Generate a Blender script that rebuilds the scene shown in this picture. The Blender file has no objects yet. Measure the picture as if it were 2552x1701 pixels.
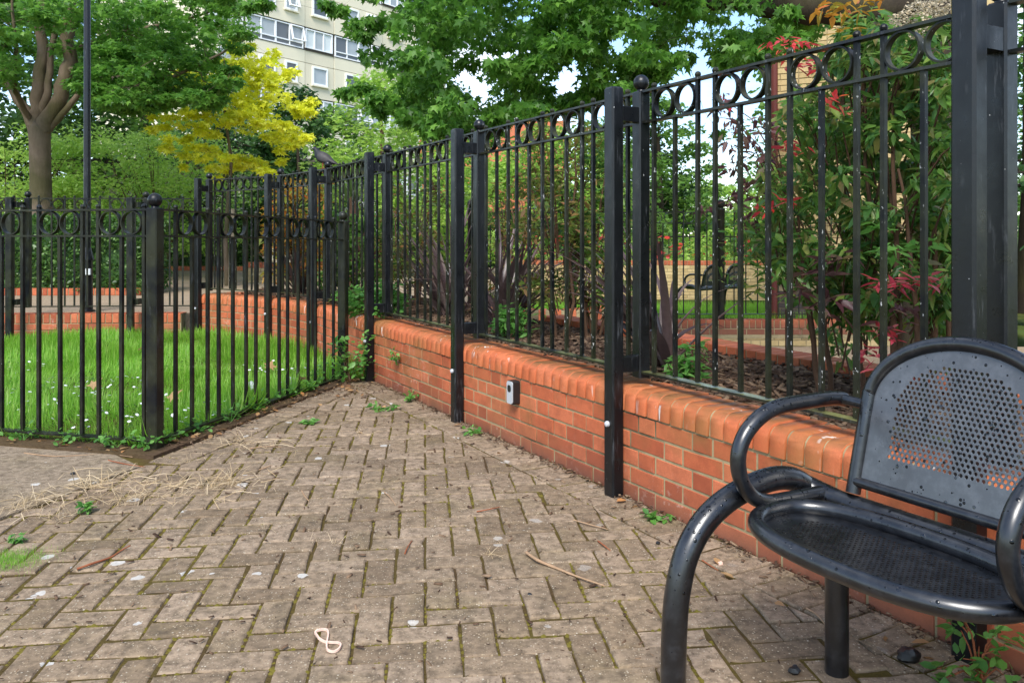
import bpy, bmesh, math, random
import numpy as np
from mathutils import Vector, Matrix, noise
from mathutils.geometry import delaunay_2d_cdt
rnd = random.Random(7)
RNG = np.random.default_rng(11)
S = bpy.context.scene
C = S.collection
PI = math.pi

# ------------------------------------------------------------------ camera
CAMZ, F, CX, HY = 1.13, 2040.0, 1276.0, 587.0
cam_d = bpy.data.cameras.new('camera')
cam = bpy.data.objects.new('camera', cam_d); C.objects.link(cam)
cam.location = (0, 0, CAMZ); cam.rotation_euler = (PI/2, 0, 0)
cam_d.sensor_width = 36; cam_d.lens = 36*F/2552
cam_d.shift_y = -(850.5-HY)/2552
cam_d.clip_start = 0.05; cam_d.clip_end = 2000
S.camera = cam

# ------------------------------------------------------------------ light
SUN = Vector((-0.12, -0.66, 0.74)).normalized()
w = bpy.data.worlds.new('World'); S.world = w; w.use_nodes = True
nt = w.node_tree; nt.nodes.clear()
sky = nt.nodes.new('ShaderNodeTexSky'); sky.sky_type = 'NISHITA'; sky.sun_disc = False
sky.sun_elevation = math.asin(SUN.z); sky.sun_rotation = math.atan2(SUN.x, SUN.y)
sky.air_density = 1.0; sky.dust_density = 0.05; sky.ozone_density = 3.0
tc = nt.nodes.new('ShaderNodeTexCoord')
mp = nt.nodes.new('ShaderNodeMapping'); mp.inputs['Scale'].default_value = (1.0, 1.0, 2.6); mp.inputs['Location'].default_value = (2.1, 4.5, 1.5)
nz = nt.nodes.new('ShaderNodeTexNoise'); nz.inputs['Scale'].default_value = 2.6; nz.inputs['Detail'].default_value = 7; nz.inputs['Roughness'].default_value = 0.55
rp = nt.nodes.new('ShaderNodeValToRGB'); rp.color_ramp.elements[0].position = 0.47; rp.color_ramp.elements[1].position = 0.72
mx = nt.nodes.new('ShaderNodeMix'); mx.data_type = 'RGBA'
mx.inputs[7].default_value = (7.0, 7.2, 7.5, 1)
bg = nt.nodes.new('ShaderNodeBackground'); bg.inputs['Strength'].default_value = 0.098
wo = nt.nodes.new('ShaderNodeOutputWorld')
L = nt.links.new
L(tc.outputs['Generated'], mp.inputs['Vector']); L(mp.outputs[0], nz.inputs['Vector'])
L(nz.outputs[0], rp.inputs[0]); L(rp.outputs[0], mx.inputs[0]); L(sky.outputs[0], mx.inputs[6])
L(mx.outputs[2], bg.inputs[0]); L(bg.outputs[0], wo.inputs[0])
sd = bpy.data.lights.new('sun', 'SUN'); sd.energy = 1.9; sd.angle = math.radians(26); sd.color = (1, .96, .9)
so = bpy.data.objects.new('sun', sd); C.objects.link(so); so.rotation_euler = SUN.to_track_quat('Z', 'Y').to_euler()
so.location = (-5, -5, 12)
S.view_settings.view_transform = 'Standard'; S.view_settings.look = 'None'
S.view_settings.exposure = 1.58; S.view_settings.gamma = 1
S.render.engine = 'CYCLES'
S.cycles.max_bounces = 7; S.cycles.transparent_max_bounces = 8; S.cycles.diffuse_bounces = 4
S.cycles.use_denoising = True

# ------------------------------------------------------------------ helpers
def W(px, py, Y):
    "a point of the photograph at depth Y"
    return Vector(((px-CX)/F*Y, Y, CAMZ-(py-HY)/F*Y))
def G(px, py, z=0.0):
    return W(px, py, (CAMZ-z)*F/(py-HY))

class MB:
    def __init__(s): s.v=[]; s.f=[]; s.m=[]; s.mi=0
    def _a(s, vs, fs):
        o=len(s.v); s.v.extend([tuple(x) for x in vs]); s.f.extend([tuple(i+o for i in f) for f in fs]); s.m.extend([s.mi]*len(fs))
    def box(s, c, d, M=None, ch=0.0):
        x,y,z=d[0]/2,d[1]/2,d[2]/2
        if ch<=0:
            vs=[(-x,-y,-z),(x,-y,-z),(x,y,-z),(-x,y,-z),(-x,-y,z),(x,-y,z),(x,y,z),(-x,y,z)]
            fs=[(0,3,2,1),(4,5,6,7),(0,1,5,4),(1,2,6,5),(2,3,7,6),(3,0,4,7)]
        else:   # vertical edges and top chamfered
            def ring(e,zz): 
                X,Y=x-e,y-e; k=ch
                return [(-X+k,-Y,zz),(X-k,-Y,zz),(X,-Y+k,zz),(X,Y-k,zz),(X-k,Y,zz),(-X+k,Y,zz),(-X,Y-k,zz),(-X,-Y+k,zz)]
            vs=ring(0,-z)+ring(0,z-ch)+ring(ch*.8,z)
            fs=[tuple(range(7,-1,-1)),tuple(range(16,24))]
            for r in (0,8):
                for i in range(8): fs.append((r+i,r+(i+1)%8,r+8+(i+1)%8,r+8+i))
        c=Vector(c)
        if M is not None: vs=[c+M@Vector(v) for v in vs]
        else: vs=[c+Vector(v) for v in vs]
        s._a(vs,fs); return s
    def prism(s, poly, z0, z1):
        n=len(poly); vs=[(p[0],p[1],z0) for p in poly]+[(p[0],p[1],z1) for p in poly]
        fs=[tuple(range(n-1,-1,-1)),tuple(range(n,2*n))]+[(i,(i+1)%n,n+(i+1)%n,n+i) for i in range(n)]
        s._a(vs,fs); return s
    def tube(s, pts, r, n=8, cap=True, closed=False):
        pts=[Vector(p) for p in pts]; m=len(pts)
        rs=r if isinstance(r,(list,tuple)) else [r]*m
        T=[]
        for i in range(m):
            a=pts[(i-1)%m] if (closed or i>0) else pts[i]; b=pts[(i+1)%m] if (closed or i<m-1) else pts[i]
            t=(b-a); T.append(t.normalized() if t.length>1e-9 else Vector((0,0,1)))
        u=T[0].orthogonal().normalized(); vs=[]
        for i in range(m):
            u=(u-u.dot(T[i])*T[i]); u=u.normalized() if u.length>1e-6 else T[i].orthogonal().normalized()
            v=T[i].cross(u)
            for k in range(n):
                a=2*PI*k/n; vs.append(pts[i]+rs[i]*(math.cos(a)*u+math.sin(a)*v))
        fs=[]
        for i in range(m if closed else m-1):
            j=(i+1)%m
            for k in range(n): fs.append((i*n+k,i*n+(k+1)%n,j*n+(k+1)%n,j*n+k))
        if cap and not closed: fs+= [tuple(range(n-1,-1,-1)),tuple((m-1)*n+k for k in range(n))]
        s._a(vs,fs); return s
    def lathe(s, prof, c=(0,0,0), n=16, M=None):
        vs=[];c=Vector(c)
        for (r,z) in prof:
            for k in range(n):
                p=Vector((r*math.cos(2*PI*k/n),r*math.sin(2*PI*k/n),z))
                vs.append(c+(M@p if M is not None else p))
        fs=[]
        for i in range(len(prof)-1):
            for k in range(n): fs.append((i*n+k,i*n+(k+1)%n,(i+1)*n+(k+1)%n,(i+1)*n+k))
        fs+=[tuple(range(n-1,-1,-1)),tuple((len(prof)-1)*n+k for k in range(n))]
        s._a(vs,fs); return s
    def ball(s,c,r,n=14,m=9):
        return s.lathe([(max(1e-4,r*math.sin(PI*i/m)),-r*math.cos(PI*i/m)) for i in range(m+1)],c,n)
    def mesh(s,name,mats,smooth=False):
        me=bpy.data.meshes.new(name); me.from_pydata(s.v,[],s.f); 
        if not isinstance(mats,(list,tuple)): mats=[mats]
        for m in mats: me.materials.append(m)
        if len(mats)>1: me.polygons.foreach_set('material_index',s.m)
        if smooth: me.polygons.foreach_set('use_smooth',[True]*len(me.polygons)); 
        me.update(); return me
    def build(s,name,mats,parent=None,smooth=False,ang=40):
        me=s.mesh(name,mats,smooth)
        if smooth: me.set_sharp_from_angle(angle=math.radians(ang))
        return ob(name,me,parent)

def ob(name, data, parent=None, loc=None, rz=None, M=None):
    o=bpy.data.objects.new(name,data); C.objects.link(o)
    if parent is not None: o.parent=parent
    if M is not None: o.matrix_local=M
    if loc is not None: o.location=loc
    if rz is not None: o.rotation_euler=(0,0,rz)
    return o
def tag(o,label=None,cat=None,group=None,kind=None):
    if label: o['label']=label
    if cat: o['category']=cat
    if group: o['group']=group
    if kind: o['kind']=kind
    return o
def thing(name,label,cat,loc=(0,0,0),rz=0,group=None):
    o=ob(name,None,None,loc,rz); o.empty_display_size=.1
    return tag(o,label,cat,group)
def copy_tree(o,parent=None):
    c=o.copy(); C.objects.link(c)
    if parent is not None: c.parent=parent
    for ch in list(o.children): copy_tree(ch,c)
    return c
def struct(name,b,m,smooth=False):
    return tag(b.build(name,m,None,smooth),kind='structure')

# ------------------------------------------------------------------ materials
class NT:
    def __init__(s,name):
        s.m=bpy.data.materials.new(name); s.m.use_nodes=True; s.t=s.m.node_tree; s.b=s.t.nodes['Principled BSDF']; s.out=s.t.nodes['Material Output']
    def n(s,t,**k):
        x=s.t.nodes.new('ShaderNode'+t)
        for a,b in k.items():
            if a in ('op',): x.operation=b
            elif hasattr(x,a) and a not in x.inputs: setattr(x,a,b)
            else: x.inputs[a].default_value=b
        return x
    def l(s,a,b): s.t.links.new(a,b)
    def pos(s): return s.n('NewGeometry').outputs['Position']
    def noise(s,scale,detail=3,rough=.5,vec=None,dist=0):
        x=s.n('TexNoise'); x.inputs['Scale'].default_value=scale; x.inputs['Detail'].default_value=detail; x.inputs['Roughness'].default_value=rough; x.inputs['Distortion'].default_value=dist
        s.l(vec if vec is not None else s.pos(),x.inputs['Vector']); return x.outputs[0]
    def ramp(s,f,stops):
        r=s.n('ValToRGB'); e=r.color_ramp.elements
        while len(e)<len(stops): e.new(.5)
        for i,(p,c) in enumerate(stops):
            e[i].position=p; e[i].color=(c,c,c,1) if isinstance(c,(int,float)) else tuple(c)+(1,)
        s.l(f,r.inputs[0]); return r.outputs[0]
    def mix(s,f,a,b,mode='MIX'):
        x=s.n('Mix'); x.data_type='RGBA'; x.blend_type=mode; x.clamp_factor=True
        for i,v in ((0,f),(6,a),(7,b)):
            if hasattr(v,'is_output'): s.l(v,x.inputs[i])
            else: x.inputs[i].default_value=(v if i==0 else tuple(v)+(1,))
        return x.outputs[2]
    def math(s,op,a,b=None):
        x=s.n('Math'); x.operation=op
        for i,v in enumerate((a,b)):
            if v is None: continue
            if hasattr(v,'is_output'): s.l(v,x.inputs[i])
            else: x.inputs[i].default_value=v
        return x.outputs[0]
    def rand(s,attr=True):
        o=s.n('ObjectInfo').outputs['Random']; g=s.n('NewGeometry').outputs['Random Per Island']
        a=s.math('ADD',o,g)
        if attr:
            t=s.n('Attribute'); t.attribute_name='rnd'; a=s.math('ADD',a,t.outputs['Fac'])
        return s.math('FRACT',a)
    def bump(s,h,strength=.4,dist=.003):
        b=s.n('Bump'); b.inputs['Strength'].default_value=strength; b.inputs['Distance'].default_value=dist
        s.l(h,b.inputs['Height']); s.l(b.outputs[0],s.b.inputs['Normal']); return b
    def fin(s,col=None,rough=.6,spec=.4,metal=0):
        if col is not None:
            if hasattr(col,'is_output'): s.l(col,s.b.inputs['Base Color'])
            else: s.b.inputs['Base Color'].default_value=tuple(col)+(1,)
        if hasattr(rough,'is_output'): s.l(rough,s.b.inputs['Roughness'])
        else: s.b.inputs['Roughness'].default_value=rough
        s.b.inputs['Specular IOR Level'].default_value=spec; s.b.inputs['Metallic'].default_value=metal
        return s.m

def plain(name,c,rough=.6,spec=.4,var=.15,sc=20,metal=0):
    t=NT(name); n=t.noise(sc,4); col=t.mix(n,[x*(1-var) for x in c],[min(1,x*(1+var)) for x in c]); t.bump(n,.15,.002)
    return t.fin(col,rough,spec,metal)

def black_paint(name,algae=0.0,chips=.725,coat=.12,spec=.36):
    t=NT(name)
    n1=t.noise(9,5,.65); col=t.mix(n1,(.0018,.0022,.003),(.007,.0078,.0095))
    if algae:
        a=t.noise(6,4,.6); nn=t.n('NewGeometry'); sx=t.n('SeparateXYZ'); t.l(nn.outputs['Normal'],sx.inputs[0])
        up=t.math('MULTIPLY',t.ramp(a,[(.38,0),(.6,1)]),t.ramp(sx.outputs[2],[(.1,.10),(.7,algae)]))
        col=t.mix(up,col,t.mix(t.noise(40,3),(.10,.10,.02),(.22,.24,.10)))
    ms_=t.n('Mapping'); ms_.inputs['Scale'].default_value=(1,1,.12); t.l(t.pos(),ms_.inputs['Vector'])
    sf_=t.math('MULTIPLY',t.ramp(t.noise(60,4,.7,ms_.outputs[0]),[(.56,0),(.74,1)]),t.ramp(t.noise(5,3,.6),[(.42,0),(.62,.8)])); col=t.mix(sf_,col,(.085,.09,.098))
    mv=t.n('Mapping'); mv.inputs['Scale'].default_value=(1,1,.42); t.l(t.pos(),mv.inputs['Vector']); c1=t.noise(95,3,.6,mv.outputs[0]); c2=t.noise(4,2); ch=t.math('MULTIPLY',t.ramp(c1,[(chips,0),(chips+.02,1)]),t.ramp(c2,[(.42,0),(.56,1)]))
    col=t.mix(ch,col,(.55,.55,.53))
    r=t.ramp(t.noise(14,4,.6),[(.3,.24),(.7,.46)])
    t.bump(t.noise(60,4,.6),.3,.0015)
    t.b.inputs['Coat Weight'].default_value=coat; t.b.inputs['Coat Roughness'].default_value=.3
    return t.fin(col,r,spec)
M_BLK=black_paint('black_gloss_paint'); M_RAIL=black_paint('black_paint_mossy',.85); M_BAR=black_paint('black_paint_chipped',.22,.66,0,.22); M_LOW=black_paint('black_paint_low',.10,.735,.0,.27)

def bench_paint(name='black_bench_paint',lo=(.004,.0045,.006),hi=(.022,.0235,.027),coat=.4):
    t=NT(name)
    v=t.n('TexVoronoi'); v.inputs['Scale'].default_value=38; t.l(t.pos(),v.inputs['Vector'])
    cs=t.n('SeparateColor'); t.l(v.outputs['Color'],cs.inputs[0])
    sx=t.n('SeparateXYZ'); t.l(t.n('NewGeometry').outputs['Normal'],sx.inputs[0])
    thr=t.math('MULTIPLY',cs.outputs[0],.34)
    d=t.math('LESS_THAN',v.outputs['Distance'],t.math('SUBTRACT',thr,.07))
    d=t.math('MULTIPLY',d,t.ramp(sx.outputs[2],[(-.35,0),(.15,1)]))
    sc=t.noise(30,4,.7); base=t.mix(t.ramp(sc,[(.45,0),(.8,1)]),lo,hi)
    col=t.mix(d,base,(.004,.004,.005))
    r=t.mix(d,t.ramp(t.noise(8,4,.6),[(.3,.26),(.7,.40)]),(.03,.03,.03))
    t.bump(t.math('MULTIPLY',d,t.math('SUBTRACT',thr,v.outputs['Distance'])),.5,.01)
    t.b.inputs['Coat Weight'].default_value=coat; t.b.inputs['Coat Roughness'].default_value=.22
    return t.fin(col,r,.6)
M_BEN=bench_paint(); M_BENP=bench_paint('backrest_paint_sky_sheen',(.045,.048,.054),(.085,.09,.10),.5)  # backrest greyer than the tubes: sky reflection painted into its base colour

def brick_mat(name,c0,c1,c2,stain=True,drip=False):
    t=NT(name); r=t.rand(False)
    col=t.ramp(r,[(0,c0),(.45,c1),(1,c2)])
    n=t.noise(14,5,.65); col=t.mix(t.ramp(n,[(.42,0),(.75,.55)]),col,[x*.55 for x in c0])
    fine=t.noise(160,3,.7); col=t.mix(t.ramp(fine,[(.35,.35),(.55,0)]),col,[x*.6 for x in c1])
    if stain:
        g=t.noise(2.3,4,.6); sx=t.n('SeparateXYZ'); t.l(t.pos(),sx.inputs[0])
        low=t.ramp(sx.outputs[2],[(.0,.75),(.08,.3),(.17,.08),(.3,0)])
        col=t.mix(t.math('MULTIPLY',t.ramp(g,[(.5,0),(.72,1)]),.6),col,(.20,.115,.035))
        col=t.mix(low,col,(.12,.06,.04))
        ef=t.math('MULTIPLY',t.ramp(t.noise(26,4,.7),[(.56,0),(.72,1)]),t.ramp(t.noise(1.7,2),[(.5,0),(.65,.5)]))
        col=t.mix(ef,col,(.62,.5,.42))
    if drip:
        v=t.n('Mapping'); v.inputs['Scale'].default_value=(1,1,.16); t.l(t.pos(),v.inputs['Vector'])
        n2=t.noise(34,3,.5,v.outputs[0]); n3=t.noise(2.6,2)
        dr=t.math('MULTIPLY',t.ramp(n2,[(.64,0),(.68,1)]),t.ramp(n3,[(.52,0),(.6,1)]))
        col=t.mix(dr,col,(.72,.68,.62))
        sx=t.n('SeparateXYZ'); t.l(t.n('NewGeometry').outputs['Normal'],sx.inputs[0])
        gr=t.math('MULTIPLY',t.ramp(sx.outputs[2],[(.5,0),(.95,1)]),t.ramp(t.noise(3.2,4,.6),[(.42,.1),(.62,.8)]))
        col=t.mix(gr,col,(.09,.07,.025))
    t.bump(t.noise(120,4,.6),.35,.002)
    return t.fin(col,.72 if not drip else .55,.3)
M_BRK=brick_mat('orange_red_brick',(.33,.075,.032),(.47,.118,.046),(.56,.165,.075))
M_COP=brick_mat('bullnose_brick',(.47,.115,.042),(.53,.14,.052),(.58,.165,.068),True,True)
M_YEL=brick_mat('yellow_stock_brick',(.42,.30,.13),(.52,.38,.18),(.58,.44,.22),False)
M_DKB=brick_mat('dark_plinth_brick',(.05,.04,.038),(.07,.055,.05),(.09,.07,.062),False)
M_RBD=brick_mat('red_band_brick',(.24,.06,.035),(.30,.075,.045),(.34,.09,.05),False)
def mortar():
    t=NT('lime_mortar'); n=t.noise(18,5,.7); col=t.mix(n,(.20,.155,.08),(.42,.34,.20))
    d=t.noise(3,3,.6); col=t.mix(t.ramp(d,[(.5,0),(.7,.85)]),col,(.05,.043,.026)); t.bump(n,.6,.004)
    return t.fin(col,.95,.1)
M_MOR=mortar()

def paver_mat(name='concrete_paver',stops=[(0,(.185,.130,.080)),(.3,(.262,.19,.122)),(.7,(.30,.22,.146)),(1,(.36,.267,.185))]):
    t=NT(name); r=t.rand(True)
    col=t.ramp(r,stops)
    big=t.noise(1.1,3,.6); col=t.mix(t.ramp(big,[(.35,.30),(.6,0)]),col,(.21,.16,.12))
    gm=t.noise(2.7,4,.65); col=t.mix(t.ramp(gm,[(.52,0),(.75,.45)]),col,(.18,.145,.06))
    med=t.noise(26,5,.7); col=t.mix(t.ramp(med,[(.32,.9),(.60,0)]),col,(.085,.062,.04))
    st_=t.noise(5.5,5,.7); col=t.mix(t.ramp(st_,[(.54,0),(.72,.6)]),col,(.085,.066,.045)); col=t.mix(t.ramp(st_,[(.26,.45),(.42,0)]),col,(.27,.215,.155))
    v=t.n('TexVoronoi'); v.inputs['Scale'].default_value=150; t.l(t.pos(),v.inputs['Vector'])
    cs=t.n('SeparateColor'); t.l(v.outputs['Color'],cs.inputs[0])
    ag=t.math('LESS_THAN',v.outputs['Distance'],t.math('SUBTRACT',t.math('MULTIPLY',cs.outputs[0],.62),.15))
    agc=t.ramp(cs.outputs[1],[(0,(.07,.045,.03)),(.35,(.28,.20,.12)),(.75,(.38,.30,.20)),(1,(.5,.44,.34))])
    col=t.mix(t.math('MULTIPLY',ag,.85),col,agc)
    # lichen rosettes
    dv=t.n('TexNoise'); dv.inputs['Scale'].default_value=28; t.l(t.pos(),dv.inputs['Vector'])
    va=t.n('VectorMath'); va.operation='SCALE'; va.inputs['Scale'].default_value=.035; t.l(dv.outputs['Color'],va.inputs[0])
    vb=t.n('VectorMath'); vb.operation='ADD'; t.l(t.pos(),vb.inputs[0]); t.l(va.outputs[0],vb.inputs[1])
    v2=t.n('TexVoronoi'); v2.inputs['Scale'].default_value=7.5; t.l(vb.outputs[0],v2.inputs['Vector'])
    c2=t.n('SeparateColor'); t.l(v2.outputs['Color'],c2.inputs[0])
    li=t.math('LESS_THAN',v2.outputs['Distance'],t.math('MULTIPLY',t.math('SUBTRACT',c2.outputs[0],.38),.36))
    sx=t.n('SeparateXYZ'); t.l(t.pos(),sx.inputs[0])
    li=t.math('MULTIPLY',li,t.ramp(t.math('ADD',sx.outputs[0],t.math('MULTIPLY',big,1.0)),[(0,.8),(1,.12)]))
    col=t.mix(li,col,t.mix(t.noise(90,3),(.36,.34,.30),(.60,.58,.54)))
    hh=t.math('ADD',t.math('MULTIPLY',med,.8),t.math('MULTIPLY',ag,.25)); t.bump(hh,.8,.006)
    return t.fin(col,.9,.2)
M_PAV=paver_mat()
def soil_mat(name,a,b,moss):
    t=NT(name); n=t.noise(30,6,.7); col=t.mix(n,a,b)
    m=t.ramp(t.noise(2.1,4,.6),[(.36,0),(.56,moss)]); col=t.mix(m,col,t.mix(t.noise(60,4,.7),(.065,.05,.012),(.17,.14,.028)))
    t.bump(n,1,.015); return t.fin(col,1,.05)
M_SOIL=soil_mat('joint_soil_and_moss',(.045,.028,.014),(.11,.072,.038),.6)
M_DIRT=soil_mat('bare_soil',(.045,.028,.017),(.13,.085,.055),.15)
M_EARTH=soil_mat('dusty_path_earth',(.26,.19,.13),(.40,.31,.22),.12)
def moss():
    t=NT('moss'); col=t.mix(t.noise(45,4,.7),(.06,.045,.012),(.19,.16,.03)); return t.fin(col,1,.05)
M_MOSS=moss()
def concrete(name,a,b):
    t=NT(name); n=t.noise(9,6,.7); col=t.mix(t.ramp(n,[(.3,0),(.7,1)]),a,b)
    f=t.noise(130,4,.7); col=t.mix(t.ramp(f,[(.55,0),(.75,.5)]),col,(.46,.42,.36)); col=t.mix(t.ramp(f,[(.25,.5),(.4,0)]),col,(.08,.065,.05))
    t.bump(t.math('ADD',n,f),.5,.004); return t.fin(col,.92,.2)
M_CON=concrete('weathered_concrete',(.19,.155,.115),(.29,.245,.195)); M_SLAB=paver_mat('worn_concrete_slab',[(0,(.28,.215,.145)),(1,(.285,.22,.15))])
M_LAWN=soil_mat('lawn_soil',(.03,.045,.012),(.05,.085,.02),.4)
M_GRND=soil_mat('park_ground',(.05,.09,.02),(.10,.15,.04),.3)

def leaf_mat(name,cols,trans=.45,rough=.45,spec=.35):
    t=NT(name); r=t.rand(True); n=len(cols)
    col=t.ramp(r,[(i/(n-1),c) for i,c in enumerate(cols)])
    vn=t.noise(35,2); col=t.mix(t.ramp(vn,[(.35,.25),(.6,0)]),col,[x*.6 for x in cols[0]])
    t.fin(col,rough,spec)
    tr=t.n('BsdfTranslucent'); tc_=t.mix(.5,col,(.35,.5,.05),'MULTIPLY'); t.l(t.mix(.55,col,[min(1,x*2.1) for x in cols[len(cols)//2]]),tr.inputs[0])
    ms=t.n('MixShader'); ms.inputs[0].default_value=trans; t.l(t.b.outputs[0],ms.inputs[1]); t.l(tr.outputs[0],ms.inputs[2]); t.l(ms.outputs[0],t.out.inputs[0])
    return t.m
L_MAP=leaf_mat('maple_leaf_green',[(.040,.11,.014),(.065,.165,.02),(.10,.235,.03),(.18,.35,.05)],.45)
L_MAPD=leaf_mat('sycamore_leaf_deep',[(.042,.115,.02),(.07,.18,.026),(.115,.26,.036),(.21,.39,.06)],.42)
L_YEL=leaf_mat('golden_leaf',[(.50,.58,.03),(.74,.74,.03),(.86,.85,.04),(.93,.92,.07),(.96,.96,.2)],.4)
L_LIME=leaf_mat('lime_leaf',[(.14,.27,.035),(.22,.38,.05),(.33,.50,.085),(.45,.60,.16)],.45)
L_MID=leaf_mat('mid_green_leaf',[(.05,.12,.02),(.085,.19,.03),(.14,.26,.045),(.2,.33,.08)],.42)
L_DRK=leaf_mat('dark_green_leaf',[(.022,.055,.016),(.035,.085,.022),(.05,.12,.03),(.085,.17,.045)],.35)
L_HDG=leaf_mat('hedge_leaf',[(.022,.06,.013),(.045,.11,.02),(.085,.18,.035),(.2,.32,.1)],.3,.35)
L_NAN=leaf_mat('nandina_leaf',[(.030,.085,.026),(.05,.135,.035),(.08,.19,.04),(.14,.27,.05),(.22,.25,.05),(.16,.10,.05)],.4,.35)
L_PUR=leaf_mat('purple_leaf',[(.06,.022,.03),(.10,.04,.045),(.15,.075,.07),(.12,.10,.05)],.35,.4)
L_RED=leaf_mat('red_leaf',[(.55,.03,.015),(.62,.05,.03),(.55,.06,.08),(.65,.12,.02)],.4,.4)
L_PNK=leaf_mat('pink_leaf',[(.45,.04,.07),(.55,.08,.12),(.40,.05,.06),(.5,.16,.16)],.4,.4)
L_RUS=leaf_mat('rusty_shrub_leaf',[(.07,.13,.025),(.12,.18,.035),(.16,.20,.04),(.22,.14,.05),(.26,.08,.04)],.4)
L_ORG=leaf_mat('orange_green_leaf',[(.14,.24,.03),(.25,.28,.04),(.45,.22,.03),(.5,.10,.03)],.4)
L_CRM=leaf_mat('cream_flower',[(.45,.36,.22),(.55,.45,.32),(.6,.52,.4)],.3)
L_WEED=leaf_mat('weed_leaf',[(.05,.16,.03),(.09,.24,.04),(.14,.32,.06),(.2,.40,.1)],.4,.4)
L_FLX=leaf_mat('flax_blade',[(.055,.032,.032),(.095,.058,.055),(.14,.092,.085),(.20,.15,.13)],.2,.33,.5)
L_PALM=leaf_mat('spiky_green_blade',[(.06,.11,.03),(.12,.19,.05),(.2,.28,.1)],.3,.4)
L_GRS=leaf_mat('grass_blade',[(.11,.26,.018),(.16,.36,.026),(.23,.45,.045),(.36,.48,.12)],.45,.45)
L_GRS2=leaf_mat('far_grass_blade',[(.16,.36,.03),(.22,.45,.04),(.28,.5,.07)],.45,.5)
L_DRY=leaf_mat('dry_grass',[(.42,.30,.16),(.52,.39,.23),(.62,.5,.34)],.2,.7)
L_DEAD=leaf_mat('dead_leaf',[(.22,.10,.04),(.35,.19,.08),(.45,.29,.14),(.5,.22,.07)],.2,.6)
def bark(name,a,b,moss=0):
    t=NT(name); m=t.n('Mapping'); m.inputs['Scale'].default_value=(1,1,.35); t.l(t.pos(),m.inputs[0])
    n=t.noise(14,6,.7,m.outputs[0]); col=t.mix(n,a,b)
    if moss: col=t.mix(t.ramp(t.noise(2.2,4),[(.42,0),(.62,moss)]),col,(.06,.062,.015))
    t.bump(n,.8,.02); return t.fin(col,.9,.15)
B_GRY=bark('sycamore_bark',(.10,.072,.05),(.25,.185,.13),.65); B_DRK=bark('dark_bark',(.018,.013,.010),(.06,.045,.032),.35); B_BRN=bark('brown_stem',(.05,.028,.018),(.15,.085,.05)); B_STK=bark('timber_stake',(.26,.20,.13),(.42,.34,.24))
M_WHT=plain('white_upvc',(.78,.79,.8),.35,.4,.04,4); M_CREAM=plain('cream_render',(.70,.64,.49),.9,.15,.06,.8); M_PEB=plain('pebbledash',(.65,.59,.45),.95,.1,.18,25)
M_GLS=None
def glass(name,c):
    t=NT(name); n=t.noise(.9,3); col=t.mix(n,[x*.6 for x in c],c); return t.fin(col,.08,.7)
M_GLS=glass('window_glass',(.10,.115,.13)); M_NET=glass('net_curtain_glass',(.42,.46,.48)); M_PANEL=plain('pale_infill_panel',(.62,.66,.66),.4,.4,.05,2)
M_JNT=plain('dark_joint',(.09,.08,.065),.9,.1); M_GREYS=plain('silver_plastic',(.42,.44,.46),.35,.5,.06,60); M_BPL=plain('black_plastic',(.012,.012,.013),.4,.5); M_BOLT=plain('white_bolt_cap',(.45,.46,.48),.4,.4,.1,80)
M_RUB=plain('pale_rubber',(.72,.50,.40),.55,.3,.06,60); M_TWIG=bark('twig_wood',(.20,.12,.07),(.50,.33,.20)); M_TWIGR=bark('red_twig',(.20,.06,.03),(.36,.13,.06))
M_CHIP=leaf_mat('bark_chips',[(.045,.025,.016),(.085,.05,.032),(.14,.085,.052),(.24,.16,.10)],0.02,.85,.15)
M_ROOF=plain('red_roof_tiles',(.36,.11,.05),.85,.2,.25,6); M_PIPE=plain('red_brown_downpipe',(.12,.025,.018),.5,.4)
M_PIG=None

# ------------------------------------------------------------------ leaf clouds (numpy)
def star(n=5,depth=.42):
    a=[]; lob=[(0,1.0),(40,.42),(62,.86),(92,.34),(118,.62),(160,.22)]
    for d,r in lob: a.append((r*math.sin(math.radians(d)),.28+r*.72*math.cos(math.radians(d))))
    pts=a+[(-x,y) for x,y in reversed(a[1:])]
    V=[(0,.28,.0)]+[(x*.62,y,-.12*abs(x)) for x,y in pts]
    n=len(pts); Fs=[(0,1+(i+1)%n,1+i) for i in range(n)]
    return np.array(V),np.array(Fs)
T_STAR=star()
T_LANCE=(np.array([(0,0,0),(.17,.33,.035),(0,.4,-.01),(-.17,.33,.035),(.11,.7,.015),(-.11,.7,.015),(0,1,-.06)]),np.array([(0,1,2),(0,2,3),(1,4,2),(2,4,6),(2,6,5),(2,5,3)]))
T_OVAL=(np.array([(0,0,0),(.27,.3,.04),(.25,.68,.02),(0,1,-.05),(-.25,.68,.02),(-.27,.3,.04),(0,.5,-.02)]),np.array([(6,0,1),(6,1,2),(6,2,3),(6,3,4),(6,4,5),(6,5,0)]))
T_QUAD=(np.array([(0,0,0),(.3,.5,.05),(0,1,-.03),(-.3,.5,.05)]),np.array([(0,1,2),(0,2,3)]))
T_CHIP=(np.array([(-.5,-.16,0),(.5,-.10,0),(.45,.16,0),(-.42,.12,0),(-.5,-.16,.12),(.5,-.10,.12),(.45,.16,.12),(-.42,.12,.12)])-np.array([0,0,.06]),np.array([(4,5,6),(4,6,7),(0,1,5),(0,5,4),(1,2,6),(1,6,5),(2,3,7),(2,7,6),(3,0,4),(3,4,7)]))
def norm(a): return a/np.maximum(1e-9,np.linalg.norm(a,axis=1,keepdims=True))
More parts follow.
